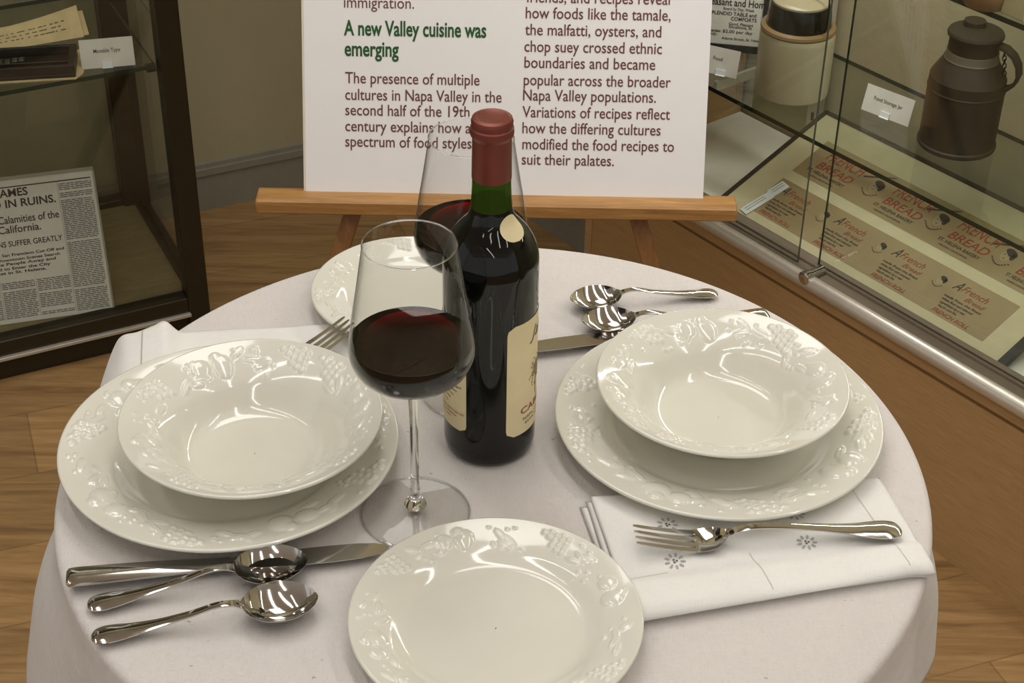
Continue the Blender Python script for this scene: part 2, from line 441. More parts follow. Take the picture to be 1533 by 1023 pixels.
# bracket clips which carry the shelf
for (x, y) in ((S1-0.052, 0.03), (S1-0.052, 0.318)):
    MB().box((x, y, ZSL-0.016), (x+0.015, y+0.016, ZSL-0.0072)).build('shelf_bracket', M['bronze'], caseL, bevel=0.001)

# newspaper page standing on the deck, leaning back
def l_world(s, d, z): return OL + dL*s + nL*d + np.array([0, 0, z])
nbr = np.array([0.119, 0.024, zD+0.001]); ntr = np.array([0.157, 0.130, zD+0.204])
nbl = np.array([-0.055, 0.053, zD+0.001])
ex = (nbr - nbl); ex /= np.linalg.norm(ex); ey = ntr - nbr; ey = ey - ex*(ey @ ex); NH = np.linalg.norm(ey); ey /= NH; en = np.cross(ex, ey)
NW = 0.30
newsp = thing('newspaper_page', 'framed old newspaper page with earthquake headlines leaning in bronze case', 'newspaper', l_world(nbr[0], nbr[1], nbr[2]), AL)
O3 = np.zeros(3)
MB().obox(-ex*NW, ex*NW, ey*NH, -en*0.006).build('backing_board', M['news'], newsp, smooth=False)
MB().obox(-ex*NW + ey*NH - en*0.007, ex*(NW+0.002), ey*0.005, en*0.010).obox(ex*0.0, ex*0.003, ey*NH, -en*0.006).build('clear_sleeve', M['base'], newsp, smooth=False)
nk = MB(); nr_ = MB()
def npx(px, py):                            # page point under a sight line, as (u from right edge, v from bottom)
    Pn = np.array(l_world(*nbr)); d3 = dL*en[0] + nL*en[1] + np.array([0, 0, en[2]])
    X = hit(px, py, Pn, d3); L = np.array([(X-OL) @ dL, (X-OL) @ nL, X[2]]) - nbr
    return L @ ex, L @ ey
def nline(mb, s, pxa, pya, pxb, pyb, capm, **k):
    a = npx(pxa, pya); b = npx(pxb, pyb)
    text_into(mb, s, ex*a[0] + ey*b[1] + en*0.0004, ex, ey, width=b[0]-a[0], height=capm, **k)
nline(nk, 'SHAKE AND FLAMES', -118, 310, 42, 291, 0.0125, bold=0.022)
nline(nk, 'BURN SAN FRANCISCO IN RUINS.', -190, 330, 84, 302, 0.0125, bold=0.022)
nline(nk, 'One of the Greatest Calamities of the', -120, 346, 89, 325, 0.0120, bold=0.012)
nline(nk, 'that ever Visits California.', -105, 358, 62, 343, 0.0120, bold=0.012)
nline(nk, 'CITIES AND TOWNS SUFFER GREATLY', -88, 382, 94, 359, 0.0088, bold=0.012)
for s_, a, b in (('When the West San Francisco Cut Off and', (-60, 388), (96, 373)), ('Fire Destroyed Downtown Scenes Search', (-62, 395), (90, 381)),
                 ('Trying to Take People Away and', (-60, 401), (84, 388)), ('Not Allowed to Enter the City', (-50, 408), (76, 396)), ('Several Lost in St. Helena.', (-45, 415), (70, 403))):
    nline(nk, s_, a[0], a[1], b[0], b[1], 0.0044, bold=0.022)
a = npx(0, 279); b = npx(137, 263)
nk.obox(ex*(-NW+0.006) + ey*(NH-0.013) + en*0.0003, ex*(NW-0.010), ey*0.0018, en*0.0002)
rnd = random.Random(5)
def column(u0, u1, v0, v1, pitch=0.0030, skip=()):
    v = v1
    while v > v0:
        u = u0
        gap = rnd.random() < 0.05
        while u < u1 - 0.002 and not gap:
            l = min(rnd.uniform(0.004, 0.013), u1-u)
            nr_.obox(ex*u + ey*v + en*0.0003, ex*l, ey*0.00135, en*0.0002)
            u += l + rnd.uniform(0.0008, 0.002)
        v -= pitch
vM = npx(80, 412)[1]
column(-0.056, -0.004, 0.006, NH-0.018)
column(-0.112, -0.060, 0.006, vM-0.004)
column(-0.168, -0.116, 0.006, vM-0.004)
column(-0.224, -0.172, 0.006, vM-0.004)
for u in (-0.058, -0.114, -0.170):
    nr_.obox(ex*(u-0.0002) + ey*0.006 + en*0.0003, ex*0.0004, ey*((NH-0.02) if u > -0.06 else (vM-0.006)), en*0.0002)
nk.build('printed_headlines', M['newsink'], newsp, smooth=False)
nr_.build('printed_columns', M['rule'], newsp, smooth=False)

# tray of movable type on the shelf
def l_thing(name, label, cat, s, d, z, rz=0.0, group=None):
    return thing(name, label, cat, l_world(s, d, z), AL + rz, group)
p1 = l_at(0, 124, ZSL); p2 = l_at(118, 117, ZSL); th_t = math.atan2(p2[1]-p1[1], p2[0]-p1[0])
e1 = np.array([math.cos(th_t), math.sin(th_t), 0]); 
tray_sheet = l_thing('backing_sheet', 'cream paper sheet lying under the dark type tray', 'paper', p2[0], p2[1], ZSL, th_t)
MB().add([(-0.30, -0.004, 0.0004), (-0.004, -0.004, 0.0004), (0.006, 0.012, 0.0004), (0.012, 0.10, 0.0004), (-0.30, 0.10, 0.0004),
          (-0.30, -0.004, 0.002), (-0.004, -0.004, 0.002), (0.006, 0.012, 0.002), (0.012, 0.10, 0.002), (-0.30, 0.10, 0.002)],
         [(4,3,2,1,0),(5,6,7,8,9)] + [(i, (i+1) % 5, 5+(i+1) % 5, 5+i) for i in range(5)]).build('sheet', M['aged'], tray_sheet, smooth=False)
tray = l_thing('type_tray', 'dark wooden tray of metal type on the left glass shelf', 'tray', p2[0], p2[1], ZSL+0.002, th_t)
TW, TD, TH = 0.29, 0.078, 0.020
MB().box((-TW, 0, 0), (-0.004, TD, 0.006)).build('tray_base', M['trayw'], tray, bevel=0.001)
for (a, b) in (((-TW, 0, 0.006), (-0.004, 0.006, TH)), ((-TW, TD-0.006, 0.006), (-0.004, TD, TH)), ((-0.014, 0.006, 0.006), (-0.004, TD-0.006, TH)), ((-TW, 0.026, 0.006), (-0.014, 0.029, 0.016))):
    MB().box(a, b).build('tray_rim', M['trayw'], tray, bevel=0.001)
tp = MB()
for i in range(16):
    x = -0.245 + i*0.0105 + rnd.uniform(-0.001, 0.001); h = rnd.uniform(0.013, 0.018)
    if i in (5, 9): continue
    tp.box((x, 0.034, 0.006), (x+0.008, 0.048, h))
for i in range(14):
    x = -0.26 + i*0.016; tp.box((x, 0.010, 0.006), (x+0.014, 0.016, 0.0125))
tp.build('metal_type', M['lead'], tray, bevel=0.0006)

# curled old booklet behind the tray
bk = l_at(128, 62, ZSL); doc = l_thing('old_booklet', 'curled yellowed printed booklet standing behind the type tray', 'booklet', bk[0], bk[1]+0.042, ZSL, R_(-4))
def leaf(x0, x1, lift, dy, z0=0.0):
    rows = []
    for i in range(25):
        u = i/24.0; x = x0 + (x1-x0)*u
        zz = z0 + 0.014 + lift*max(0, (u-0.45)/0.55)**1.8
        rows.append([(x, dy - 0.035 + 0.045*v + 0.012*u*u, zz*v**0.9) for v in [k/8.0 for k in range(9)]])
    return np.array(rows)
dm = MB(); G_ = leaf(-0.32, 0.004, 0.021, 0.0); dm.grid(G_); G2 = G_ + np.array([0, 0.0012, 0.0]); dm.grid(G2, flip=True)
for k in (0, 8): dm.grid(np.stack([G_[:, k], G2[:, k]], 1))
dm.grid(np.stack([G_[-1], G2[-1]], 1))
dm.build('front_leaf', M['aged'], doc)
dm = MB(); G_ = leaf(-0.32, 0.013, 0.008, 0.006); dm.grid(G_); G2 = G_ + np.array([0, 0.002, 0.0]); dm.grid(G2, flip=True)
dm.grid(np.stack([G_[:, 8], G2[:, 8]], 1)); dm.grid(np.stack([G_[-1], G2[-1]], 1))
dm.build('rear_leaf', M['aged'], doc)
it = MB()
for row in range(3):
    v = 0.62 - row*0.15
    i = 2
    while i < 22:
        u0, u1 = i/24.0, (i + rnd.uniform(0.2, 0.6))/24.0
        def PT(u, v):
            lift = 0.021; zz = 0.014 + lift*max(0, (u-0.45)/0.55)**1.8
            return (-0.32 + 0.324*u, -0.035 + 0.045*v + 0.012*u*u - 0.0006, zz*v**0.9)
        it.add([PT(u0, v), PT(u1, v), PT(u1, v+0.045), PT(u0, v+0.045)], [(0, 1, 2, 3)])
        i += rnd.uniform(0.5, 0.9)
it.build('printed_lines', M['agedink'], doc, smooth=False)

def name_card(name, label, text, root_loc, ang, w_, h_, lean=0.35, clip_x=0.5, tw=0.5, group='small white name cards'):
    t = thing(name, label, 'card', root_loc, ang, group)
    eyv = np.array([0, math.sin(lean), math.cos(lean)]); exv = np.array([1.0, 0, 0]); nv = np.cross(exv, eyv)
    MB().obox(O3, exv*w_, eyv*h_, -nv*0.0008).build('card', M['white'], t, smooth=False)
    mb = MB(); text_into(mb, text, exv*(w_*(0.5-tw/2)) + eyv*(h_*0.52) + nv*0.0004, exv, eyv, width=w_*tw, height=h_*0.14, bold=0.004)
    mb.build('printed_name', M['darkink'], t, smooth=False)
    MB().obox(exv*(w_*clip_x-0.008) + nv*0.0006, exv*0.016, eyv*0.009, nv*0.0015).box((w_*clip_x-0.008, -0.004, 0.0), (w_*clip_x+0.008, 0.022, 0.0012)).build('stand_clip', M['clip'], t, bevel=0.0004)
    return t
ca = l_at(123, 104, ZSL); cb = l_at(203, 97, ZSL); wv = np.linalg.norm(cb-ca)
name_card('name_card', 'white card reading Movable Type beside the type tray', 'Movable Type', l_world(*ca), AL + math.atan2(cb[1]-ca[1], cb[0]-ca[0]), wv, 0.044, 0.30, 0.48)

# ------------------------------------------------------------------ glass show case on the right
caseR = thing('display_case', 'tan wooden based glass display case with steel trim at right', 'display case', OR, AR, 'glass display cases')
RS0, RS1 = -0.885, 1.0; zB = T - 0.447; DR = 0.335
MB().box((RS0, 0.0, 0.0), (RS1, 0.055, zB)).box((RS0, 0.055, 0.0), (RS1, DR, zB-0.02)).build('base_panel', M['tan'], caseR, smooth=False)
MB().box((RS0, -0.002, 0.0), (RS0+0.016, 0.0, zB-0.02)).build('edge_band', M['tan_edge'], caseR, smooth=False)
MB().box((RS0, -0.0006, zB-0.019), (RS1, 0.001, zB-0.0145)).build('shadow_groove', M['groove'], caseR, smooth=False)
prof = [(0.0, zB), (-0.006, zB+0.004), (-0.009, zB+0.010), (-0.009, zB+0.017), (-0.006, zB+0.023), (0.0, zB+0.026), (0.004, zB+0.026), (0.004, zB)]
MB().grid(np.array([[(s, y, z) for y, z in prof] for s in (RS0, RS1)]), closed_v=True).add([(RS0, y, z) for y, z in prof], [tuple(range(8))]).build('steel_trim', M['steel'], caseR, angle=60)
zTk = zB + 0.019
MB().box((RS0, 0.004, zB), (RS1, 0.055, zTk)).box((RS0, 0.030, zTk), (RS1, 0.033, zTk+0.004)).build('door_track', M['track'], caseR, smooth=False)
MB().box((RS0, 0.055, zB-0.02), (RS1, DR, T-0.452)).build('deck_board', M['marble'], caseR, smooth=False)
MB().box((RS0, 0.012, T-0.452), (RS0+0.012, DR, 1.28)).build('end_panel', M['tan'], caseR, smooth=False)
for s in (-0.70, 0.1):
    mb = MB().box((s-0.012, DR-0.012, T-0.45), (s+0.012, DR, 1.28), 0)
    for k in range(40): mb.box((s-0.003, DR-0.0125, T-0.43+k*0.035), (s+0.003, DR-0.012, T-0.415+k*0.035), 1)
    mb.build('slotted_standard', [M['steel'], M['black']], caseR, smooth=False)
MB().box((RS0, 0.0, 1.28), (RS1, DR, 1.32)).build('top_panel', M['tan'], caseR, smooth=False)
def pane_box(x0, x1, y0, y1, z0, z1):
    mb = MB().box((x0, y0, z0), (x1, y1, z1))
    for i in range(len(mb.f)): mb.m[i] = 1 if i in (3, 5) else 0
    return mb
pane_box(RS0+0.012, -0.436, 0.020, 0.024, zTk, 1.28).build('sliding_door', [M['pane'], M['softedge']], caseR, smooth=False)
pane_box(-0.413, RS1, 0.040, 0.0445, zTk, 1.28).build('sliding_door', [M['pane'], M['edge']], caseR, smooth=False)
lk = r_hit(1207, 414, 0.0); zl = lk[2]
lock = MB()
def cyl_y(mb, x, z, y0, y1, r, n=20, mi=None):
    mb.grid(np.array([[(x + rr*math.cos(2*PI*k/n), y, z + rr*math.sin(2*PI*k/n)) for k in range(n)] for y, rr in ((y0, 0.0001), (y0, r*0.85), (y0+0.001, r), (y1, r), (y1, 0.0001))]), closed_v=True, mi=mi)
cyl_y(lock, lk[0]+0.003, zl+0.002, -0.010, 0.002, 0.0100); cyl_y(lock, lk[0]+0.003, zl+0.002, 0.002, 0.030, 0.0078)
lock.build('door_lock', M['silver'], caseR)
ZSR = T - 0.250; YF = 0.058
tag(place(glass_plate(RS0+0.014, RS1, YF, 0.30, ZSR).build('glass_shelf', [M['shelf'], M['edge']], smooth=False), OR, AR),
    'lower glass shelf in the right case under the stoneware jar and tin can', 'shelf', 'glass shelves')
ZSU = T + 0.035
tag(place(glass_plate(-0.42, RS1, YF, 0.30, ZSU).build('glass_shelf', [M['shelf'], M['edge']], smooth=False), OR, AR),
    'upper glass shelf just above the tin can in the right case', 'shelf', 'glass shelves')
for s in (-0.70, 0.1):
    for z, y0 in ((ZSR-0.0075, YF+0.03), (ZSU-0.0075, YF+0.03)):
        if z > T and s < -0.5: continue
        MB().box((s-0.003, y0, z-0.016), (s+0.003, DR-0.012, z)).build('shelf_bracket', M['steel'], caseR, smooth=False)

def r_world(s, d, z): return OR + dR*s + nR*d + np.array([0, 0, z])
# framed bread wrappers leaning up on the deck
fF0 = np.array([-0.665, 0.066, T-0.451]); fBL = np.array([-0.617, 0.300, T-0.366])
fFR = np.array([-0.103, 0.066, T-0.440]); fBR = np.array([-0.09, 0.300, T-0.352])
b_o = np.array([-0.650, 0.066, T-0.450]); b_ex = np.array([1.0, 0.0, 0.0]); b_ey = np.array([0, 0.234, 0.088]); BH = np.linalg.norm(b_ey); b_ey /= BH; b_en = np.cross(b_ex, b_ey)
BW = 0.545
frame = thing('framed_wrappers', 'framed cream mat holding old printed bread wrappers propped on case deck', 'picture frame', r_world(*b_o), AR)
MB().obox(O3, b_ex*BW, b_ey*BH, b_en*0.006).build('mat_board', M['mat'], frame, smooth=False)
fm = MB()
for (o_, a, b) in ((b_ex*-0.006 - b_ey*0.002, b_ex*0.006, b_ey*(BH+0.006)), (b_ex*BW - b_ey*0.002, b_ex*0.012, b_ey*(BH+0.006)), (b_ey*BH - b_ex*0.004, b_ex*(BW+0.012), b_ey*0.006), (-b_ey*0.003 - b_ex*0.004, b_ex*(BW+0.012), b_ey*0.003)):
    MB().obox(o_ + b_en*0.0002, a, b, b_en*0.0095).build('frame_strip', M['black'], frame, smooth=False)
MB().obox(b_ey*BH - b_ex*0.0, b_ex*0.012, np.array([0, 0.012, -0.06]), b_en*0.003).build('easel_strut', M['black'], frame, smooth=False)
def bpx(px, py):
    n3 = dR*b_en[0] + nR*b_en[1] + np.array([0, 0, b_en[2]])
    X = hit(px, py, r_world(*(b_o + b_en*0.0065)), n3); L = np.array([(X-OR) @ dR, (X-OR) @ nR, X[2]]) - b_o
    return np.array([L @ b_ex, L @ b_ey])
# print sheets: the front row and the back row
def bq(mb, u0, v0, u1, v1, h, mi=None): mb.obox(b_ex*u0 + b_ey*v0 + b_en*h, b_ex*(u1-u0), b_ey*(v1-v0), b_en*0.0002, mi)
def bp(u, v, h): return b_ex*u + b_ey*v + b_en*h
def poly(mb, pts, h, mi=None): mb.add([bp(u, v, h) for u, v in pts], [tuple(range(len(pts)))], mi)
vf0, vf1, vb0, vb1 = 0.024, 0.104, 0.124, 0.205
sh = MB(); bq(sh, 0.045, vf0, 0.505, vf1, 0.0062); sf = sh.build('wrapper_sheet', M['wrapper'], frame, smooth=False)
sh = MB(); bq(sh, 0.045, vb0, 0.520, vb1, 0.0062); sb = sh.build('wrapper_sheet', M['wrapper'], frame, smooth=False)
def portrait(pm, u, v, s):
    ell = lambda cu, cv, a, b, rot=0: [(cu + s*(a*math.cos(t)*math.cos(rot) - b*math.sin(t)*math.sin(rot)), cv + s*(a*math.cos(t)*math.sin(rot) + b*math.sin(t)*math.cos(rot))) for t in [2*PI*k/18 for k in range(18)]]
    poly(pm, ell(u, v, 0.42, 0.52), 0.0066, 2)
    poly(pm, ell(u+0.15*s, v+0.42*s, 0.52, 0.30, -0.35), 0.0068, 1)
    poly(pm, ell(u+0.42*s, v+0.16*s, 0.20, 0.34, 0.1), 0.0068, 1)
    for du in (-0.18, 0.12): poly(pm, ell(u+du*s, v+0.08*s, 0.09, 0.035), 0.0069, 1)
    poly(pm, ell(u-0.03*s, v-0.26*s, 0.10, 0.03), 0.0069, 1)
    for k in range(10):                                    # collar line
        a = k/9.0; poly(pm, ell(u-0.75*s+1.35*s*a, v-0.55*s-0.42*s*math.sin(PI*a), 0.09, 0.05), 0.0067, 1)
for u in (0.058, 0.172, 0.287, 0.402):
    pm = MB()
    if u < 0.40: portrait(pm, u+0.098, 0.078, 0.013)
    text_into(pm, 'French', bp(u+0.018, 0.079, 0.0068), b_ex, b_ey, width=0.045, height=0.012, shear=0.35, mi=0)
    text_into(pm, 'Bread', bp(u+0.034, 0.067, 0.0068), b_ex, b_ey, width=0.034, height=0.008, shear=0.35, mi=0)
    text_into(pm, 'A', bp(u+0.004, 0.076, 0.0068), b_ex, b_ey, width=0.012, height=0.018, shear=0.45, mi=1)
    for k, tx in enumerate(('made from the finest', 'wheat flour and selected', 'ingredients by a real', 'hearth oven fire')):
        text_into(pm, tx, bp(u+0.004+0.002*k, 0.059-0.0068*k, 0.0068), b_ex, b_ey, width=0.066-0.011*k, height=0.0044, bold=0.012, shear=0.2, mi=1)
    text_into(pm, 'FRENCH ROLL', bp(u+0.008, 0.0275, 0.0068), b_ex, b_ey, width=0.064, height=0.0070, shear=0.3, bold=0.015, mi=0)
    pm.build('wrapper_print', [M['redink'], M['darkink'], M['skin']], sf, smooth=False)
for u in (0.058, 0.196, 0.322, 0.446):
    pm = MB()
    if u > 0.06:
        portrait(pm, u-0.018, 0.168, 0.021)
        poly(pm, [(u-0.05, 0.178), (u-0.048, 0.175), (u-0.004, 0.199), (u-0.002, 0.203)], 0.0067, 1)
    wv = min(0.075, 0.515-u-0.018)
    text_into(pm, 'FRENCH'[:6 if wv > 0.07 else 3], bp(u+0.012, 0.172, 0.0068), b_ex, b_ey, width=wv, height=0.021, shear=0.2, bold=0.004, mi=0)
    text_into(pm, 'BREAD'[:5 if wv > 0.07 else 4], bp(u+0.012, 0.150, 0.0068), b_ex, b_ey, width=wv-0.004, height=0.015, shear=0.2, bold=0.008, mi=0)
    text_into(pm, 'ST. HELENA BAKERY', bp(u+0.004, 0.139, 0.0068), b_ex, b_ey, width=wv, height=0.0060, bold=0.018, mi=1)
    text_into(pm, 'HELENA CALIFORNIA', bp(u+0.012, 0.131, 0.0068), b_ex, b_ey, width=wv*0.7, height=0.0032, bold=0.012, mi=1)
    pm.build('wrapper_print', [M['redink'], M['darkink'], M['skin']], sb, smooth=False)
# two small glossy white cards lying on the left end of the frame
for (pa, pb, pc, lab) in (((1108, 314), (1150, 288), (1156, 298), 'longer glossy white card on the frame nearest the easel ledge'), ((1148, 287), (1172, 272), (1178, 283), 'shorter glossy white card on the frame farther from the ledge')):
    a, b, c = bpx(*pa), bpx(*pb), bpx(*pc)
    e = b-a; L_ = np.linalg.norm(e); e /= L_; f_ = np.array([e[1], -e[0]]); wd = abs((c-b) @ f_)
    o_ = b_o + bp(a[0], a[1], 0.0072)
    t = thing('small_card', lab, 'card', r_world(*o_), AR)
    MB().obox(O3, bp(*(e*L_), 0), bp(*(f_*max(wd, 0.012)), 0), b_en*0.0012).build('card', M['clip'], t, smooth=False)
    mb = MB()
    for k in range(2): mb.obox(bp(*(e*0.006 + f_*(0.004+0.005*k)), 0.0014), bp(*(e*(L_*0.7)), 0), bp(*(f_*0.0012), 0), b_en*0.0002)
    mb.build('printed_lines', M['base'], t, smooth=False)

# stoneware jar on the lower shelf
jf = r_at(1181, 137, ZSR)
jar = thing('stoneware_jar', 'tan stoneware jar with black glazed lid and wire bail', 'jar', r_world(jf[0], jf[1]+0.004, ZSR), AR)
MB().lathe([(0, 0), (0.051, 0), (0.0550, 0.003), (0.0558, 0.02), (0.0558, 0.092), (0.055, 0.101), (0.051, 0.107), (0.046, 0.109), (0.0, 0.109)], 64).build('body', M['stone'], jar)
MB().lathe([(0.0548, 0.1015), (0.0560, 0.104), (0.0548, 0.108), (0.0485, 0.1105), (0.0460, 0.1095)], 64).build('shoulder_rim', M['stonerim'], jar)
MB().lathe([(0.0470, 0.109), (0.0482, 0.112), (0.0468, 0.125), (0.0445, 0.142), (0.0435, 0.144), (0.0, 0.144)], 64).build('lid', M['lidbrown'], jar)
MB().lathe([(0.0, 0.1442), (0.0425, 0.1442), (0.0425, 0.147), (0.038, 0.151), (0.0, 0.153)], 48).build('lid_top', M['lidtop'], jar)
for sgn in (-1, 1):
    MB().tube([(sgn*0.0485, -0.004, 0.117), (sgn*0.0535, -0.004, 0.116), (sgn*0.055, -0.002, 0.124), (sgn*0.054, 0.0, 0.148), (sgn*0.050, 0.002, 0.17), (sgn*0.036, 0.003, 0.190), (0, 0.003, 0.198)], 0.0013, 8).build('wire_bail', M['wire'], jar)

# tin milk can
cf = r_at(1431, 214, ZSR)
can = thing('tin_can', 'rusty brown tin milk can with lid and side handle', 'can', r_world(cf[0], cf[1], ZSR), AR)
rc = 0.0545
MB().lathe([(0, 0), (rc, 0), (rc+0.001, 0.002), (rc+0.001, 0.006), (rc-0.001, 0.008), (rc-0.001, 0.088), (rc, 0.0895), (rc-0.001, 0.091), (rc-0.0015, 0.106), (0.037, 0.134), (0.035, 0.138), (0.0345, 0.165), (0.036, 0.168), (0, 0.168)], 72).build('body', M['tin'], can, angle=25)
MB().lathe([(0.0385, 0.1335), (0.0362, 0.1365), (0.0358, 0.1445), (0.035, 0.1455)], 64).build('neck_band', M['tinband'], can)
MB().lathe([(0.036, 0.166), (0.0385, 0.167), (0.0390, 0.170), (0.0375, 0.173), (0.033, 0.174), (0.0, 0.1765)], 64).lathe([(0.016, 0.174), (0.015, 0.182), (0.0, 0.183)], 24, (-0.012, 0.01, 0)).build('lid', M['tin'], can, angle=30)
ha = -R_(-33)
hx = np.array([math.cos(R_(20)), math.sin(R_(20)), 0]); hy = np.array([-hx[1], hx[0], 0])
hp = [(0.034, 0.160), (0.046, 0.158), (0.058, 0.150), (0.066, 0.138), (0.069, 0.124), (0.066, 0.111), (0.058, 0.102), (0.048, 0.098)]
hm = MB()
rows = []
for i, (r, z) in enumerate(hp):
    a = np.array(hp[max(i-1, 0)]); b = np.array(hp[min(i+1, len(hp)-1)]); t_ = (b-a)/np.linalg.norm(b-a); n_ = np.array([t_[1], -t_[0]])
    rows.append([hx*(r+n_[0]*q) + hy*w_ + np.array([0, 0, z+n_[1]*q]) for q, w_ in ((-0.002, -0.009), (-0.002, 0.009), (0.002, 0.010), (0.002, -0.010))])
hm.grid(np.array(rows), closed_v=True); hm.build('handle', M['tin'], can, angle=60)
chn = MB()
for k in range(6):
    ctr = hx*(0.044 + 0.001*k) + np.array([0, 0, 0.150-0.0055*k]) - hy*0.002
    ax = hx if k % 2 else hy
    chn.tube([ctr + ax*0.0026*math.cos(t) + np.array([0, 0, 0.0042*math.sin(t)]) for t in [2*PI*j/12 for j in range(12)]], 0.0008, 6, closed=True)
chn.build('chain', M['wire'], can)

ca = r_at(1289, 163, ZSR); cb = r_at(1359, 190, ZSR)
name_card('name_card', 'white card reading Food Storage Jar beside the tin can', 'Food Storage Jar', r_world(*ca), AR + math.atan2(cb[1]-ca[1], cb[0]-ca[0]), np.linalg.norm(cb-ca), 0.040, 0.25, 0.5, 0.6)
cb = r_at(1102, 118, ZSR); ca = r_at(1040, 104, ZSR)
name_card('name_card', 'white card standing left of the stoneware jar below a sign', 'Food', r_world(*ca), AR + math.atan2(cb[1]-ca[1], cb[0]-ca[0]), np.linalg.norm(cb-ca), 0.042, 0.25, 0.62, 0.22)

# framed notice behind the jar
na = np.array([-0.872, 0.16, ZSR+0.001]); nb_ = r_at(1150, 78, ZSR)
s_w = 0.22
g0 = r_at(1062, 74, ZSR); ND_ = g0[1]; NA_ = R_(-10)
dN = np.array([math.cos(NA_), math.sin(NA_), 0]); nN = np.array([-math.sin(NA_), math.cos(NA_), 0])
notice = thing('framed_notice', 'black framed printed notice standing behind the stoneware jar', 'notice', r_world(g0[0]-0.030, ND_-0.026, ZSR), NA_)
Ln = math.radians(12); eyn = np.array([0, math.sin(Ln), math.cos(Ln)]); exn = np.array([1.0, 0, 0]); nn = np.cross(exn, eyn)
MB().obox(O3, exn*0.125, eyn*0.26, -nn*0.008).build('backing', M['news'], notice, smooth=False)
for (o_, a, b) in ((O3, exn*0.125, eyn*0.011), (eyn*0.249, exn*0.125, eyn*0.011), (O3, exn*0.008, eyn*0.26), (exn*0.117, exn*0.008, eyn*0.26)):
    MB().obox(o_, a, b, nn*0.004).build('frame_strip', M['black'], notice, smooth=False)
nm_ = MB()
def nt(s, px, py, px2, h, **k):
    def q(x, y):
        n3 = dN*nn[0] + nN*nn[1] + np.array([0, 0, nn[2]]); O_ = r_world(g0[0]-0.030, ND_-0.026, ZSR)
        X = hit(x, y, O_, n3) - O_; L = np.array([X @ dN, X @ nN, X[2]]); return L @ exn, L @ eyn
    a = q(px, py); b = q(px2, py)
    text_into(nm_, s, exn*a[0] + eyn*a[1] + nn*0.0004, exn, eyn, width=b[0]-a[0], height=h, **k)
nt('Pleasant and Home', 1056, 5, 1152, 0.011, bold=0.02)
nt('Board by Day, Week', 1083, 14, 1130, 0.0045, bold=0.012)
nt('SPLENDID TABLE and', 1062, 20, 1133, 0.0055, bold=0.02)
nt('COMFORTS', 1094, 30, 1133, 0.0055, bold=0.02)
nt('Good, Pleasant', 1091, 37, 1128, 0.0045, bold=0.015)
nt('Situations, St', 1091, 41.5, 1126, 0.0045, bold=0.015)
nt('Rates: $2.00 per day', 1060, 46, 1127, 0.0048, bold=0.015)
nt('up.', 1064, 51, 1074, 0.0045, bold=0.015)
nt('Adams Street, St. Helena', 1080, 58, 1142, 0.004, bold=0.015)
nm_.build('printed_text', M['newsink'], notice, smooth=False)

# on the upper shelf: foot of a crock and a cream block, only their bottoms show
uf = r_at(1462, 12, ZSU)
crock = thing('small_crock', 'brown and cream crock on the upper shelf above tin can', 'crock', r_world(uf[0]-0.002, uf[1]+0.020, ZSU), AR)
MB().lathe([(0, 0), (0.026, 0), (0.029, 0.004), (0.033, 0.03), (0.034, 0.10), (0.026, 0.125), (0.022, 0.14), (0.0, 0.14)], 40).build('body', M['ceramic'], crock)
MB().lathe([(0.0262, 0.0), (0.0295, 0.004), (0.0315, 0.018), (0.031, 0.020)], 40).build('foot_band', M['ceramicb'], crock)
uf = r_at(1500, 22, ZSU)
box_ = thing('cream_box', 'plain cream box beside the crock on the upper shelf', 'box', r_world(uf[0]+0.008, uf[1]+0.004, ZSU), AR)
MB().box((-0.014, 0, 0), (0.020, 0.03, 0.12)).build('carton', M['ceramic'], box_, bevel=0.001)
MB().box((-0.014, 0, 0.121), (0.020, 0.03, 0.14)).build('carton_lid', M['ceramic'], box_, bevel=0.001)

# ------------------------------------------------------------------ easel and poster
YE = 1.95
pL = at(382, 302, 0); 
eL = hit(382, 303, (0, YE, 0), (0, 1, 0)); eR = hit(1105, 309, (0, YE, 0), (0, 1, 0))
zE = 0.5*(eL[2]+eR[2]); x0, x1 = eL[0], eR[0]
easel = thing('easel', 'oak wooden easel with a wide ledge behind the table', 'easel', (0.5*(x0+x1), YE, 0))
xc = 0.5*(x0+x1)
LH, LD = 0.021, 0.036
lg = MB(); prof = [(0, 0), (0, LH-0.003), (0.003, LH), (LD, LH), (LD, 0)]
xs = [(x0, 0.006), (x0+0.004, 0.0), (x1-0.004, 0.0), (x1, 0.006)]
lg.grid(np.array([[(x-xc, y if y < LD-1e-6 else LD, zE-LH+z) for y, z in prof] for x, _ in xs]), closed_v=True)
lg.add([(x0-xc, y, zE-LH+z) for y, z in prof], [(0, 1, 2, 3, 4)]); lg.add([(x1-xc, y, zE-LH+z) for y, z in prof], [(4, 3, 2, 1, 0)])
lg.build('ledge', M['oak'], easel, bevel=0.002)
TB = R_(20)                                   # the easel's backward lean
pn = np.array([0, -math.cos(TB), math.sin(TB)]); pb = np.array([0, YE+0.040, zE-LH])
def leg(pa, pb_, up_to, side):
    A = hit(pa[0], pa[1], (0, YE+0.040, zE-LH), pn); B = hit(pb_[0], pb_[1], (0, YE+0.040, zE-LH), pn)
    d = (B-A)/np.linalg.norm(B-A); d = d if d[2] < 0 else -d
    foot = A + d*((0.0 - A[2])/d[2]); top = A - d*up_to
    sx = np.array([1.0, 0, 0]); sx = sx - d*(sx @ d); sx /= np.linalg.norm(sx); sy = np.cross(d, sx)
    o = np.array([xc, YE, 0])
    L_ = foot - top
    mb = MB().obox(top - o - sx*0.0115 - sy*0.009, sx*0.023, sy*0.018, L_)
    mb.build('leg', M['oakdark'], easel, smooth=False, bevel=0.0015)
leg((527, 322), (513, 366), 1.25, -1)
leg((956, 330), (973, 392), 1.25, 1)
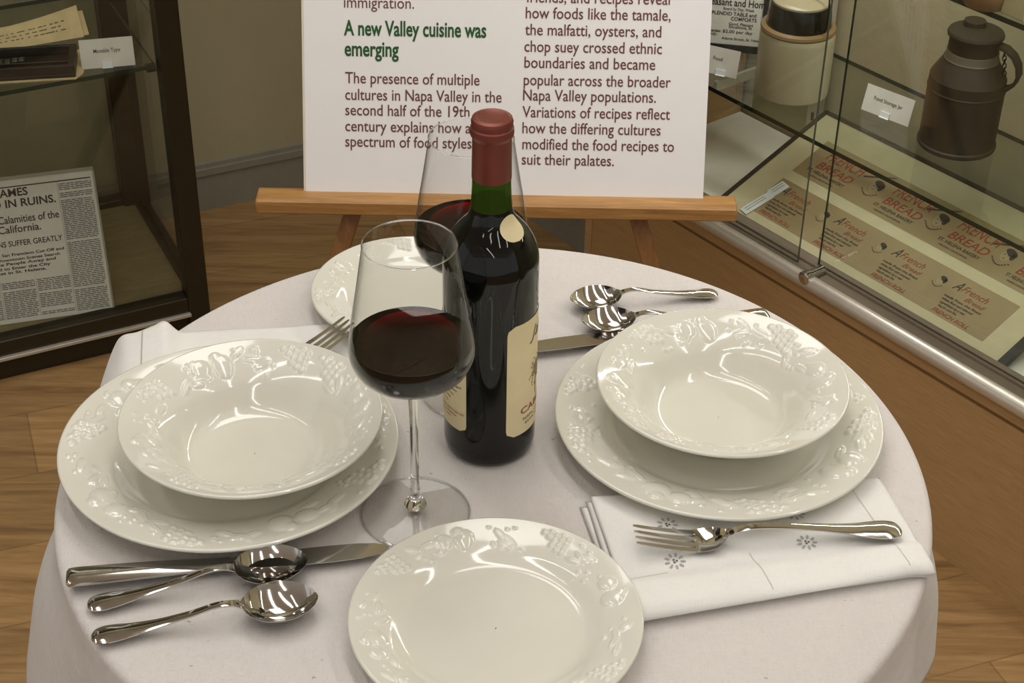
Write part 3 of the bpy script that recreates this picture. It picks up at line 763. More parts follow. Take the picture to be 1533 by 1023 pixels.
top_ = np.array([xc, YE+0.040 + math.sin(TB)*1.2, zE + math.cos(TB)*1.1])
MB().obox((-0.011, top_[1]-YE+0.03, top_[2]), (0.022, 0, 0), (0, 0.018, 0), (0, 0.12, -top_[2])).build('leg', M['oakdark'], easel, smooth=False, bevel=0.0015)

bl = at(457.5, 289, zE); br = at(1052, 294, zE)
yb = 0.5*(bl[1]+br[1]); PW = br[0]-bl[0]
up = np.array([0, math.sin(TB), math.cos(TB)]); pnn = np.array([0, -math.cos(TB), math.sin(TB)]); exx = np.array([1.0, 0, 0])
poster = thing('poster_board', 'white foam poster board about Valley cuisine resting on the easel', 'poster', (bl[0], yb, zE))
MB().obox(O3, exx*PW, up*0.72, -pnn*0.0012).build('printed_sheet', M['poster'], poster, smooth=False)
MB().obox(-pnn*0.0012 - exx*0.003, exx*(PW+0.003), up*0.72, -pnn*0.005).build('foam_backing', M['core'], poster, smooth=False)
PB0 = np.array([bl[0], yb, zE])
def ppx(px, py):
    X = hit(px, py, PB0, pnn) - PB0; return X[0], X @ up
def pline(mb, s, xa, xb, y, cap, **k):
    a = ppx(xa, y); b = ppx(xb, y)
    text_into(mb, s, exx*a[0] + up*a[1] + pnn*0.0005, exx, up, width=b[0]-a[0], height=cap, **k)
hb = MB(); bb = MB()
cap = 0.0150
pline(bb, 'immigration.', 515, 620, 11, cap)
pline(hb, 'A new Valley cuisine was', 515, 728, 52, 0.0195, bold=0.022)
pline(hb, 'emerging', 516, 597, 83, 0.0195, bold=0.022)
for s, xb, y in (('The presence of multiple', 718, 124), ('cultures in Napa Valley in the', 751, 149), ('second half of the 19th', 703, 172), ('century explains how a', 705, 196), ('spectrum of food styles', 706, 219)):
    pline(bb, s, 517, xb, y, cap, bold=0.006)
for s, xa, xb, y in (('friends, and recipes reveal', 788, 1003, 3), ('how foods like the tamale,', 787, 1004, 27), ('the malfatti, oysters, and', 786, 990, 52), ('chop suey crossed ethnic', 785, 991, 77),
                     ('boundaries and became', 785, 981, 101), ('popular across the broader', 784, 1004, 127), ('Napa Valley populations.', 783, 982, 150), ('Variations of recipes reflect', 782, 1003, 175),
                     ('how the differing cultures', 782, 989, 199), ('modified the food recipes to', 782, 1009, 223), ('suit their palates.', 781, 919, 246)):
    pline(bb, s, xa, xb, y, cap, bold=0.006)
hb.build('printed_heading', M['greenink'], poster, smooth=False)
bb.build('printed_text', M['brownink'], poster, smooth=False)

# ------------------------------------------------------------------ table and cloth
TC = np.array([-0.012, 1.071]); TR = 0.3535
table = thing('round_table', 'small round table hidden under the white tablecloth', 'table', (TC[0], TC[1], 0))
MB().lathe([(0, T-0.028), (TR-0.012, T-0.028), (TR-0.006, T-0.022), (TR-0.006, T-0.008), (TR-0.012, T-0.003), (0, T-0.003)], 96).build('table_top', M['tabletop'], table)
MB().lathe([(0, 0.03), (0.04, 0.03), (0.035, 0.06), (0.03, 0.10), (0.03, T-0.06), (0.05, T-0.035), (0.05, T-0.028), (0, T-0.028)], 32).build('pedestal', M['iron'], table)
MB().lathe([(0, 0), (0.21, 0), (0.21, 0.012), (0.05, 0.032), (0, 0.032)], 48).build('base', M['iron'], table)

def smooth01(x): x = min(1, max(0, x)); return x*x*(3-2*x)
NA = 420; rows = []
phis = np.arange(NA)*2*PI/NA
rn = random.Random(3)
for r in np.linspace(0.0, TR-0.008, 30):
    rows.append([(TC[0]+r*math.cos(a), TC[1]+r*math.sin(a), T - 0.0004*(r/TR)**2) for a in phis])
for k in range(1, 6):
    b = k/5.0*PI/2
    rows.append([(TC[0]+(TR-0.008+0.008*math.sin(b))*math.cos(a), TC[1]+(TR-0.008+0.008*math.sin(b))*math.sin(a), T-0.0004-0.008*(1-math.cos(b))) for a in phis])
def hem(a):
    d = math.degrees(a) % 360
    f = smooth01((d-208)/7.0) * smooth01((346-d)/8.0)          # the long front part between the two short sides
    return 0.160 + 0.018*smooth01((d-120)/40)*smooth01((215-d)/10) + 0.24*f + 0.012*math.sin(7*a+1) + 0.008*math.sin(13*a)
def wave(a):
    return 0.55*math.cos(11*a+0.6) + 0.35*math.cos(17*a+2.1) + 0.25*math.cos(5*a+0.4)
ND = 26
for k in range(1, ND+1):
    row = []
    for a in phis:
        s = hem(a)*k/ND
        d_ = math.degrees(a) % 360
        left = smooth01((d_-100)/30)*smooth01((206-d_)/14)             # the left side hangs in a wider flare than the rest
        amp = (0.009 + 0.013*left)*smooth01(s/0.10)*(1+s*1.6)
        r = TR + (0.09+0.12*left)*s*smooth01(s/0.06) + amp*(wave(a)+0.15)
        row.append((TC[0]+r*math.cos(a), TC[1]+r*math.sin(a), T-0.0084-s*0.985))
    rows.append(row)
cl = MB().grid(np.array(rows), closed_v=True, flip=True).build('tablecloth', M['cloth'], angle=180)
md = cl.modifiers.new('thick', 'SOLIDIFY'); md.thickness = 0.0006; md.offset = -1
tag(cl, 'white linen tablecloth draped over the small round table', 'tablecloth')

# ------------------------------------------------------------------ moulded china
def relief(X, Y, r0, r1, seed, h, n_motif):
    """raised fruit, leaves and grape clusters around a rim"""
    rg = random.Random(seed); H = np.zeros_like(X); bumps = []
    rm = 0.5*(r0+r1); wdt = (r1-r0)
    def B(cx, cy, a, b, rot, hh, vein=False): bumps.append((cx, cy, a, b, rot, hh, vein))
    for k in range(n_motif):
        a0 = 2*PI*k/n_motif + rg.uniform(-0.05, 0.05)
        er = np.array([math.cos(a0), math.sin(a0)]); et = np.array([-er[1], er[0]])
        kind = k % 4
        if kind == 0:                                            # grapes
            g = wdt*0.085
            for row in range(5):
                for c in range(5-row if row else 4):
                    p = er*(rm + wdt*0.20 - (c-2)*g*1.7 + (row % 2)*g*0.8 - wdt*0.18) + et*((row-2)*g*1.9) + er*rg.uniform(-.2, .2)*g
                    B(p[0], p[1], g, g, 0, h*rg.uniform(0.8, 1.05))
        elif kind == 2:                                          # pear or apple
            p = er*(rm-wdt*0.02); B(p[0], p[1], wdt*0.30, wdt*0.25, a0+rg.uniform(-.5, .5), h*1.25)
            p = er*(rm+wdt*0.20)+et*wdt*0.10; B(p[0], p[1], wdt*0.17, wdt*0.15, a0, h*1.1)
            p = er*(rm)+et*wdt*0.52; B(p[0], p[1], wdt*0.23, wdt*0.23, a0, h*1.1)
        else:                                                    # leaves and tendrils
            for q in range(4):
                rot = a0 + PI/2 + rg.uniform(-0.9, 0.9)
                p = er*(rm+rg.uniform(-.25, .22)*wdt) + et*(rg.uniform(-.5, .5)*wdt)
                B(p[0], p[1], wdt*0.24, wdt*0.09, rot, h*0.8, True)
            for q in range(7):
                p = er*(rm+rg.uniform(-.36, .34)*wdt) + et*(rg.uniform(-.6, .6)*wdt)
                B(p[0], p[1], wdt*0.05, wdt*0.05, 0, h*0.6)
    for (cx, cy, a, b, rot, hh, vein) in bumps:
        dx, dy = X-cx, Y-cy; u = dx*math.cos(rot)+dy*math.sin(rot); v = -dx*math.sin(rot)+dy*math.cos(rot)
        q = (u/a)**2 + (v/b)**2
        z = hh*np.sqrt(np.clip(1-q, 0, 1))
        if vein: z = z*(1-0.55*np.exp(-(v/(b*0.16))**2))
        H = np.maximum(H, z)
    rr = np.hypot(X, Y); fade = np.clip((rr-r0)/(0.10*wdt), 0, 1)*np.clip((r1-rr)/(0.08*wdt), 0, 1)
    return H*fade

def dish(name, mat, top, under, band, seed, h, n_motif, parent, NTH=540):
    """top and under profiles (r, z) from centre to lip; relief between the radii band"""
    def resample(pr, n):
        p = np.array(pr); d = np.r_[0, np.cumsum(np.hypot(*np.diff(p, axis=0).T))]
        # smooth through the points
        tt_ = np.linspace(0, d[-1], n)
        return np.c_[np.interp(tt_, d, p[:, 0]), np.interp(tt_, d, p[:, 1])]
    tp_ = np.array(top)
    for _ in range(3):                                           # corner cutting
        q = [tp_[0]]
        for a, b in zip(tp_[:-1], tp_[1:]): q += [a*0.75+b*0.25, a*0.25+b*0.75]
        q.append(tp_[-1]); tp_ = np.array(q)
    rs = np.r_[np.linspace(0.0005, band[0]*0.99, 26), np.linspace(band[0], band[1], 46), np.linspace(band[1], tp_[-1][0], 8)[1:]]
    zs = np.interp(rs, tp_[:, 0], tp_[:, 1])
    th = np.arange(NTH)*2*PI/NTH
    RR, TT = np.meshgrid(rs, th, indexing='ij'); X, Y = RR*np.cos(TT), RR*np.sin(TT)
    Z = np.repeat(zs[:, None], NTH, 1) + relief(X, Y, band[0], band[1], seed, h, n_motif)
    mb = MB().grid(np.stack([X, Y, Z], -1), closed_v=True, flip=True)
    rl, zl_ = tp_[-1]
    lip = [(rl, zl_), (rl+0.0012, zl_-0.0004), (rl+0.0018, zl_-0.0016), (rl+0.0012, zl_-0.0030)] + list(under)
    P = np.array([[(r*math.cos(a), r*math.sin(a), z) for a in th[::1]] for r, z in lip])
    mb.grid(P, closed_v=True, flip=True)
    return mb.build(name, mat, parent, angle=180)

chg = thing('charger_plate', 'large white relief dinner plate under the bowl at left', 'plate', (-0.2275, 1.069, T+0.0025), R_(20), 'large relief dinner plates')
dish('plate_body', M['china'], [(0, 0.0065), (0.060, 0.0065), (0.080, 0.0068), (0.088, 0.0095), (0.094, 0.0140), (0.110, 0.0185), (0.128, 0.0222), (0.1352, 0.0235)],
     [(0.128, 0.0185), (0.110, 0.0145), (0.092, 0.0085), (0.086, 0.003), (0.084, 0.0), (0.080, 0.0), (0.078, 0.003), (0.0, 0.003)], (0.093, 0.1335), 4, 0.0022, 18, chg)
copy_thing(chg, (0.1735, 1.1185, T+0.0005), R_(200), 'large white relief dinner plate under the bowl at right')
bwl = thing('soup_bowl', 'white relief soup bowl resting on the left dinner plate', 'bowl', (-0.207, 1.062, T+0.0092), R_(75), 'white relief soup bowls')
dish('bowl_body', M['china'], [(0, 0.0065), (0.046, 0.0068), (0.055, 0.0100), (0.062, 0.0205), (0.070, 0.0315), (0.084, 0.0405), (0.096, 0.0455), (0.1032, 0.0480)],
     [(0.098, 0.0430), (0.084, 0.0370), (0.070, 0.0275), (0.058, 0.0130), (0.050, 0.0050), (0.048, 0.0), (0.044, 0.0), (0.042, 0.0035), (0.0, 0.0035)], (0.066, 0.1005), 11, 0.0017, 17, bwl)
copy_thing(bwl, (0.175, 1.125, T+0.0072), R_(240), 'white relief soup bowl resting on the right dinner plate')
sp = thing('salad_plate', 'small empty white relief plate at the front of table', 'plate', (-0.008, 0.876, T+0.0005), R_(150), 'small relief salad plates')
dish('plate_body', M['china'], [(0, 0.0062), (0.055, 0.0062), (0.066, 0.0068), (0.072, 0.0100), (0.078, 0.0135), (0.092, 0.0178), (0.1045, 0.0210)],
     [(0.100, 0.0168), (0.088, 0.0130), (0.074, 0.0078), (0.066, 0.003), (0.064, 0.0), (0.061, 0.0), (0.059, 0.003), (0.0, 0.003)], (0.073, 0.1032), 21, 0.0020, 16, sp)
bread = copy_thing(sp, (-0.096, 1.312, T+0.0005), R_(10), 'small empty white relief plate at the back behind wine glasses')

bread.scale = (0.87, 0.87, 0.87)

# ------------------------------------------------------------------ wine glasses
BOWL = [(0.0, 0.1300), (0.010, 0.1302), (0.022, 0.1318), (0.034, 0.1364), (0.0422, 0.1440), (0.0463, 0.1535), (0.0469, 0.1610), (0.0456, 0.1720), (0.0430, 0.1900), (0.0398, 0.2090), (0.0368, 0.2280), (0.0338, 0.2480)]
def spline(pts, n):
    p = np.array(pts, float); d = np.r_[0, np.cumsum(np.hypot(*np.diff(p, axis=0).T))]
    t = np.linspace(0, d[-1], n); out = []
    for x in t:
        i = min(max(np.searchsorted(d, x)-1, 0), len(p)-2); u = (x-d[i])/(d[i+1]-d[i])
        a, b, c, e = p[max(i-1, 0)], p[i], p[i+1], p[min(i+2, len(p)-1)]
        out.append(0.5*((2*b) + (-a+c)*u + (2*a-5*b+4*c-e)*u*u + (-a+3*b-3*c+e)*u**3))
    return [(max(q[0], 0), q[1]) for q in out]
def make_glass(label, loc, level):
    g = thing('wine_glass', label, 'wine glass', loc, 0, 'red wine glasses')
    pr = spline(BOWL, 60)
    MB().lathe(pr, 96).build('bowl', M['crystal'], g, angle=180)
    rr, zz = pr[-1]
    MB().tube([(rr*math.cos(a), rr*math.sin(a), zz) for a in [2*PI*k/72 for k in range(72)]], 0.00055, 8, closed=True).build('rim', M['solid'], g)
    MB().lathe([(0.0, 0.0075), (0.0078, 0.0078), (0.0088, 0.0098), (0.0078, 0.0125), (0.0055, 0.0155), (0.0040, 0.021), (0.0034, 0.032), (0.0033, 0.070), (0.0034, 0.100), (0.0040, 0.115), (0.0058, 0.1252), (0.0090, 0.1294), (0.0, 0.1296)], 32).build('stem', M['solid'], g)
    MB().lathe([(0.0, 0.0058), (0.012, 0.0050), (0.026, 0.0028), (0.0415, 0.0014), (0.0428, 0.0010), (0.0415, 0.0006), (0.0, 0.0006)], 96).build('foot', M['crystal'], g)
    MB().tube([(0.0428*math.cos(a), 0.0428*math.sin(a), 0.0011) for a in [2*PI*k/72 for k in range(72)]], 0.0006, 8, closed=True).build('foot_rim', M['solid'], g)
    wr = [(r-0.0009, z+0.0004) for r, z in pr if z < level-0.001 and r > 0.001]
    ri = np.interp(level, [z for r, z in pr], [r for r, z in pr]) - 0.0009
    wr = [(0.0, wr[0][1])] + wr + [(ri, level), (ri-0.0006, level-0.0002), (0.0, level-0.0003)]
    MB().lathe(wr, 96).build('wine', M['wine'], g, angle=50)
    return g
make_glass('front glass of red wine standing before the bottle', (-0.0737, 1.0098, T+0.0003), 0.1655)
make_glass('rear glass of red wine half hidden behind the bottle', (-0.035, 1.174, T+0.0003), 0.166)

# ------------------------------------------------------------------ bottle
bot = thing('wine_bottle', 'dark green bottle of red wine with a red foil capsule', 'bottle', (-0.0175, 1.1030, T+0.0003), 0)
RB = 0.0378
shoulder = [(RB, 0.172), (RB-0.0001, 0.180), (0.0368, 0.188), (0.0342, 0.196), (0.0300, 0.2040), (0.0245, 0.2110), (0.0194, 0.2170), (0.0170, 0.2225), (0.0160, 0.2280)]
MB().lathe([(0.0, 0.004), (0.022, 0.002), (0.030, 0.0), (0.0345, 0.0015), (0.0370, 0.006), (RB, 0.014), (RB, 0.09)] + spline(shoulder, 30), 96).build('body', M['bottle'], bot, angle=180)
MB().lathe([(0.0160, 0.2280), (0.0153, 0.236), (0.0149, 0.245), (0.0146, 0.262)], 64).build('neck', M['neck'], bot, angle=180)
MB().lathe([(0.0, 0.2270), (0.0152, 0.2282), (0.0149, 0.2325), (0.0, 0.2300)], 48).build('wine', M['winedark'], bot)
MB().lathe([(0.01515, 0.2520), (0.0152, 0.2525), (0.0148, 0.2850), (0.0150, 0.2865), (0.0162, 0.2880), (0.0165, 0.2900), (0.0163, 0.2940), (0.0152, 0.2950), (0.0155, 0.2965), (0.0158, 0.2990), (0.0150, 0.3015), (0.0120, 0.3025), (0.0110, 0.3020), (0.0, 0.3022)], 64).build('foil_capsule', M['foil'], bot, angle=35)
def patch(name, mat, a0, a1, z0, z1, cr, rad=RB+0.0003, par=bot, ell=False):
    """paper stuck on the round of the bottle; cr corner radius"""
    nz, na = 30, 26; P = []
    for i in range(nz+1):
        z = z0 + (z1-z0)*i/nz
        e = min(z-z0, z1-z)
        if ell: half = math.sqrt(max(0, 1-((z-(z0+z1)/2)/((z1-z0)/2))**2)); sh = (1-half)*(a1-a0)/2
        else: sh = ((cr - math.sqrt(max(0, cr*cr-(cr-e)**2)))/RB) if e < cr else 0.0
        P.append([((rad if np.isscalar(rad) else rad(z))*math.cos(a), (rad if np.isscalar(rad) else rad(z))*math.sin(a), z) for a in np.linspace(a0+sh, a1-sh, na)])
    return MB().grid(np.array(P)).build(name, mat, par, angle=180)
def wrap(a, z, rad=RB+0.0005): return lambda x, y: (rad*math.cos(a + x/rad), rad*math.sin(a + x/rad), z+y)
# the camera sees the bottle from azimuth -90 degrees
BZ0, BZ1 = 0.036, 0.134
bl_ = patch('rear_label', M['label'], R_(-236), R_(-118.5), 0.034, 0.133, 0.006)
tx = MB()
text_into(tx, 'Vineyard', None, None, None, width=0.030, height=0.0065, shear=0.4, mapper=wrap(R_(-172), 0.112))
text_into(tx, 'Vintners', None, None, None, width=0.020, height=0.004, shear=0.4, mapper=wrap(R_(-168), 0.104))
for k, s in enumerate(('This wine was grown and aged', 'by the family on the valley', 'floor near the old stone', 'winery in the hills', 'and bottled there')):
    text_into(tx, s, None, None, None, width=0.048-0.004*k, height=0.0022, mapper=wrap(R_(-198), 0.076-0.0048*k))
tx.build('dark_print', M['darkink'], bl_, smooth=False)
tx = MB()
for k, s in enumerate(('PRODUCED AND BOTTLED BY', 'NAPA VALLEY CALIFORNIA', 'ALCOHOL BY VOLUME')):
    text_into(tx, s, None, None, None, width=0.050-0.008*k, height=0.0020, mapper=wrap(R_(-196), 0.0500-0.0036*k))
tx.build('red_print', M['redink'], bl_, smooth=False)
fl_ = patch('front_label', M['label'], R_(-68.5), R_(58), 0.030, 0.138, 0.007)
tx = MB()
text_into(tx, 'Jardin', None, None, None, width=0.045, height=0.011, shear=0.4, mapper=wrap(R_(-34), 0.118))
text_into(tx, 'NAPA VALLEY', None, None, None, width=0.035, height=0.0028, mapper=wrap(R_(-44), 0.043))
text_into(tx, 'ESTATE', None, None, None, width=0.020, height=0.0022, mapper=wrap(R_(-40), 0.0385))
tx.build('dark_print', M['darkink'], fl_, smooth=False)
tx = MB(); text_into(tx, 'CABERNET', None, None, None, width=0.060, height=0.0062, mapper=wrap(R_(-48), 0.050), bold=0.012); tx.build('red_print', M['redink'], fl_, smooth=False)
tx = MB(); rv = random.Random(8)
for k in range(150):                                            # engraved vine emblem
    a = R_(-14) + rv.gauss(0, 0.13); z = 0.084 + rv.gauss(0, 0.005); r = rv.uniform(0.0007, 0.0016)
    wq = wrap(a, z); tx.add([wq(r*math.cos(t), r*math.sin(t)*0.7) for t in [2*PI*j/9 for j in range(9)]], [tuple(range(9))])
tx.add([wrap(R_(-16), 0.060)(x, y) for x, y in ((-0.0008, 0), (0.0008, 0), (0.0012, 0.02), (-0.0012, 0.02))], [(0, 1, 2, 3)])
tx.build('vine_emblem', M['sepia'], fl_, smooth=False)
sh_z = np.array(spline(shoulder, 30))
rad_n = lambda z: float(np.interp(z, sh_z[:, 1], sh_z[:, 0])) + 0.0004
patch('neck_label', M['label'], R_(-70), R_(-8), 0.2070, 0.2250, 0.004, rad_n, ell=True)

# ------------------------------------------------------------------ cutlery
def strip(mb, st, nv=12):
    """st rows: (x, y centre, half width, z of the edge, sag of the middle, thickness)"""
    vv = np.linspace(-1, 1, nv+1); topr, botr = [], []
    for x, y, hw, z, sag, th in st:
        topr.append([(x, y+hw*v, z - sag*(1-v*v)) for v in vv])
        botr.append([(x, y+hw*v, z - sag*(1-v*v) - th*(0.35+0.65*math.sqrt(max(0, 1-v*v)))) for v in vv])
    topr, botr = np.array(topr), np.array(botr)
    loop = np.concatenate([topr, botr[:, ::-1]], 1)
    mb.grid(loop, closed_v=True)
    for i in (0, -1): mb.add(loop[i], [tuple(range(loop.shape[1]))])
    return mb
def interp_rows(keys, n):
    k = np.array(keys, float); xs = np.linspace(0, 1, n); xs = 0.5*(xs + (0.5-0.5*np.cos(PI*xs)))
    X = k[0, 0] + (k[-1, 0]-k[0, 0])*xs
    out = []
    for x in X:
        i = min(max(np.searchsorted(k[:, 0], x)-1, 0), len(k)-2); u = (x-k[i, 0])/(k[i+1, 0]-k[i, 0]); u = min(max(u, 0), 1)
        h = lambda c: (lambda a, b, d, e: 0.5*((2*b)+(-a+d)*u+(2*a-5*b+4*d-e)*u*u+(-a+3*b-3*d+e)*u**3))(k[max(i-1, 0), c], k[i, c], k[i+1, c], k[min(i+2, len(k)-1), c])
        out.append((x, 0.0) + tuple(h(c) for c in range(1, k.shape[1])))
    return out
def make_spoon(label, L=0.163):
    t = thing('spoon', label, 'spoon', (0, 0, 0), 0, 'silver spoons')
    H_ = [(0.0, 0.0026, 0.0044, -0.0003, 0.0018), (0.006, 0.0050, 0.0046, -0.0006, 0.0020), (0.02, 0.0074, 0.0050, -0.0010, 0.0022), (0.055, 0.0090, 0.0054, -0.0014, 0.0024), (0.10, 0.0088, 0.0058, -0.0014, 0.0024), (0.18, 0.0068, 0.0068, -0.001, 0.0024), (0.30, 0.0044, 0.0096, -0.0006, 0.0024), (0.44, 0.0032, 0.0142, -0.0003, 0.0024), (0.55, 0.0029, 0.0190, -0.0002, 0.0026), (0.62, 0.0031, 0.0190, 0, 0.0026), (0.665, 0.0044, 0.0164, 0.0004, 0.002)]
    B_ = [(0.655, 0.0036, 0.0170, 0.0003, 0.0018), (0.672, 0.0082, 0.0158, 0.0030, 0.0014), (0.70, 0.0142, 0.0152, 0.0072, 0.0012), (0.75, 0.0195, 0.0149, 0.0116, 0.0012), (0.82, 0.0216, 0.0147, 0.0132, 0.0012), (0.89, 0.0196, 0.0145, 0.0118, 0.0012), (0.945, 0.0146, 0.0143, 0.0076, 0.0012), (0.98, 0.0086, 0.0142, 0.0032, 0.0012), (0.996, 0.0034, 0.0141, 0.0006, 0.0010), (1.0, 0.0006, 0.0141, 0.0001, 0.0008)]
    sc = lambda K: [(a*L, b, c, d, e) for a, b, c, d, e in K]
    strip(MB(), interp_rows(sc(H_), 46)).build('handle', M['silver'], t, angle=60)
    strip(MB(), interp_rows(sc(B_), 40), 20).build('spoon_bowl', M['silver'], t, angle=60)
    return t
def make_fork(label, L=0.208):
    t = thing('fork', label, 'fork', (0, 0, 0), 0, 'silver forks')
    H_ = [(0.0, 0.0034, 0.0056, -0.0006, 0.002), (0.006, 0.0066, 0.0058, -0.0012, 0.0022), (0.018, 0.0088, 0.0061, -0.0018, 0.0024), (0.05, 0.0104, 0.0064, -0.0022, 0.0028), (0.10, 0.0098, 0.0068, -0.002, 0.0028), (0.18, 0.0068, 0.0084, -0.0012, 0.0028), (0.30, 0.0044, 0.0116, -0.0007, 0.0026), (0.44, 0.0035, 0.0150, -0.0004, 0.0026), (0.56, 0.0032, 0.0158, -0.0002, 0.0028), (0.63, 0.0036, 0.0128, 0, 0.0028), (0.66, 0.0046, 0.0102, 0.0004, 0.0024)]
    D_ = [(0.655, 0.0044, 0.0106, 0.0003, 0.0022), (0.675, 0.0085, 0.0082, 0.001, 0.0019), (0.70, 0.0122, 0.0062, 0.002, 0.0018), (0.74, 0.0132, 0.0044, 0.0022, 0.0018), (0.775, 0.0132, 0.0040, 0.0014, 0.0018)]
    sc = lambda K: [(a*L, b, c, d, e) for a, b, c, d, e in K]
    strip(MB(), interp_rows(sc(H_), 46)).build('handle', M['silver'], t, angle=60)
    mb = MB(); strip(mb, interp_rows(sc(D_), 24), 16)
    for k in range(4):
        y0 = -0.0104 + k*0.00693
        rows_ = []
        for i in range(15):
            u = i/14.0; x = L*(0.765 + 0.235*u)
            hw = 0.0023*(1-0.35*u) if u < 0.93 else 0.0008
            sag = 0.0014*(1-(y0/0.0132)**2)*(1-u)
            rows_.append((x, y0*(1-0.06*u), hw, 0.0040 + 0.0095*u**1.35 - sag, 0.0, 0.0018*(1-0.4*u)))
        strip(mb, rows_, 4)
    mb.build('fork_head', M['silver'], t, angle=60)
    return t
def make_knife(label, L=0.240):
    t = thing('table_knife', label, 'knife', (0, 0, 0), 0, 'silver table knives')
    H_ = [(0.0, 0.0060, 0.0072, -0.0006, 0.0062), (0.006, 0.0086, 0.0078, -0.0012, 0.0072), (0.05, 0.0092, 0.0078, -0.0012, 0.0072), (0.25, 0.0082, 0.0070, -0.0012, 0.0062), (0.42, 0.0066, 0.0058, -0.001, 0.0048), (0.50, 0.0062, 0.0050, -0.0008, 0.0038)]
    sc = lambda K: [(a*L, b, c, d, e) for a, b, c, d, e in K]
    strip(MB(), interp_rows(sc(H_), 40)).build('handle', M['silver'], t, angle=60)
    rows_ = []
    for a, lo, hi in ((0.49, -0.0050, 0.0055), (0.53, -0.0055, 0.0070), (0.60, -0.0078, 0.0082), (0.70, -0.0095, 0.0086), (0.82, -0.0098, 0.0086), (0.90, -0.0090, 0.0080), (0.96, -0.0066, 0.0062), (0.99, -0.0030, 0.0034), (1.0, -0.0005, 0.0008)):
        rows_.append((a*L, (lo+hi)/2, (hi-lo)/2, 0.0038, 0.0, 0.0018))
    strip(MB(), rows_, 6).build('blade', M['silver'], t, angle=40)
    return t
def lay(t, A, B, z, roll=0.0, pitch=0.0):
    """handle end at A, tip towards B on the table"""
    t.location = (A[0], A[1], z); t.rotation_euler = (roll, -pitch, math.atan2(B[1]-A[1], B[0]-A[0]))
sp1 = make_spoon('silver spoon nearest the front left table edge')
lay(sp1, (-0.297, 0.861), (-0.141, 0.897), T+0.0008)
def another(src, A, B, z, lab, roll=0.0):
    c = copy_thing(src, (0, 0, 0), 0, lab); lay(c, A, B, z, roll); return c
another(sp1, (-0.307, 0.8935), (-0.147, 0.940), T+0.0010, 'silver spoon lying between the front knife and another spoon')
b1 = another(sp1, (0.194, 1.333), (0.056, 1.305), T+0.0008, 'silver spoon at the back farther from the right bowl'); b1.scale = (0.88, 0.88, 0.88)
b2 = another(sp1, (0.208, 1.292), (0.066, 1.268), T+0.0008, 'silver spoon at the back with handle hidden by right bowl'); b2.scale = (0.90, 0.90, 0.90)
kn = make_knife('silver table knife along the front of the left dinner plate')
lay(kn, (-0.327, 0.9165), (-0.096, 0.9590), T+0.0044)
kn2 = another(kn, (0.236, 1.289), (0.004, 1.228), T+0.0044, 'silver table knife at the back beside the bottle')
NZ = 0.0085
fk = make_fork('silver fork lying on the folded napkin at right')
lay(fk, (0.3030, 0.983), (0.0925, 0.963), T+NZ+0.0012)
ft = at(527, 484, T+0.0225)
fk2 = another(fk, (ft[0]-0.208*math.cos(R_(43)), ft[1]-0.208*math.sin(R_(43))), (ft[0], ft[1]), T+0.0048, 'silver fork under the left dinner plate with only tines showing')
fk2.rotation_euler[1] = -R_(1.9)

# ------------------------------------------------------------------ napkins
def quad_point(C, u, v):
    A, B, C_, D = (np.array(q) for q in C)                       # u along the long side, v from back to front
    return (A*(1-u)+B*u)*(1-v) + (D*(1-u)+C_*u)*v
def slab(mb, C, z0, th, nu=60, nv=36, top=None, wob=0.0, seed=0):
    tops, bots = [], []
    for i in range(nu+1):
        u = i/nu; tr_, br_ = [], []
        for j in range(nv+1):
            v = j/nv; p = quad_point(C, u, v)
            e = min(u, 1-u)*0.235; f = min(v, 1-v)*0.12; d_ = min(e, f)
            rnd_ = math.sqrt(max(0, 1-(1-min(1, d_/max(th*0.8, 1e-4)))**2))
            dz = top(u, v) if top else 0.0
            wx = wob*math.sin(9*v+seed)*(1-u)*0.3
            tr_.append((p[0]+wx, p[1]+wob*0.4*math.sin(11*u+seed)*(v-0.5), z0+dz+th*(0.45+0.55*rnd_)))
            br_.append((p[0]+wx, p[1]+wob*0.4*math.sin(11*u+seed)*(v-0.5), z0+droop(u, v)+th*(0.45-0.45*rnd_)))
        tops.append(tr_); bots.append(br_)
    tops, bots = np.array(tops), np.array(bots)
    loop = np.concatenate([tops, bots[:, ::-1]], 1)
    mb.grid(loop, closed_v=True)
    for k in (0, -1):
        o = len(mb.v); n = nv+1
        vs = list(tops[k]) + list(bots[k]); mb.add(vs, [(j, j+1, n+j+1, n+j) for j in range(nv)])
NC = [(0.064, 1.026), (0.300, 1.056), (0.324, 0.946), (0.092, 0.884)]
napR = thing('folded_napkin', 'folded white linen napkin under the fork at right', 'napkin', (0.19, 0.97, T+0.0005), 0, 'white linen napkins')
def shift(C, o): return [(x-o[0], y-o[1]) for x, y in C]
o_ = (0.19, 0.97)
droop = lambda u, v: -0.004*smooth01((u-0.90)/0.10)*smooth01((v-0.55)/0.45)
mb = MB()
slab(mb, shift([(0.056, 1.019), (0.296, 1.051), (0.322, 0.950), (0.084, 0.890)], o_), 0.0, 0.0025, top=droop)
slab(mb, shift([(0.060, 1.023), (0.298, 1.053), (0.325, 0.947), (0.088, 0.887)], o_), 0.0024, 0.0025, top=droop, wob=0.002, seed=1)
topR = lambda u, v: droop(u, v) + 0.0065*smooth01((v-0.66)/0.14)*(1-0.55*smooth01((v-0.94)/0.06))*(0.75+0.25*math.sin(6*u+1)) + 0.0006*math.sin(17*u)*math.sin(9*v)
slab(mb, shift(NC, o_), 0.0048, 0.0032, top=topR, nu=90, nv=60)
mb.build('linen', M['napkin'], napR, angle=180)
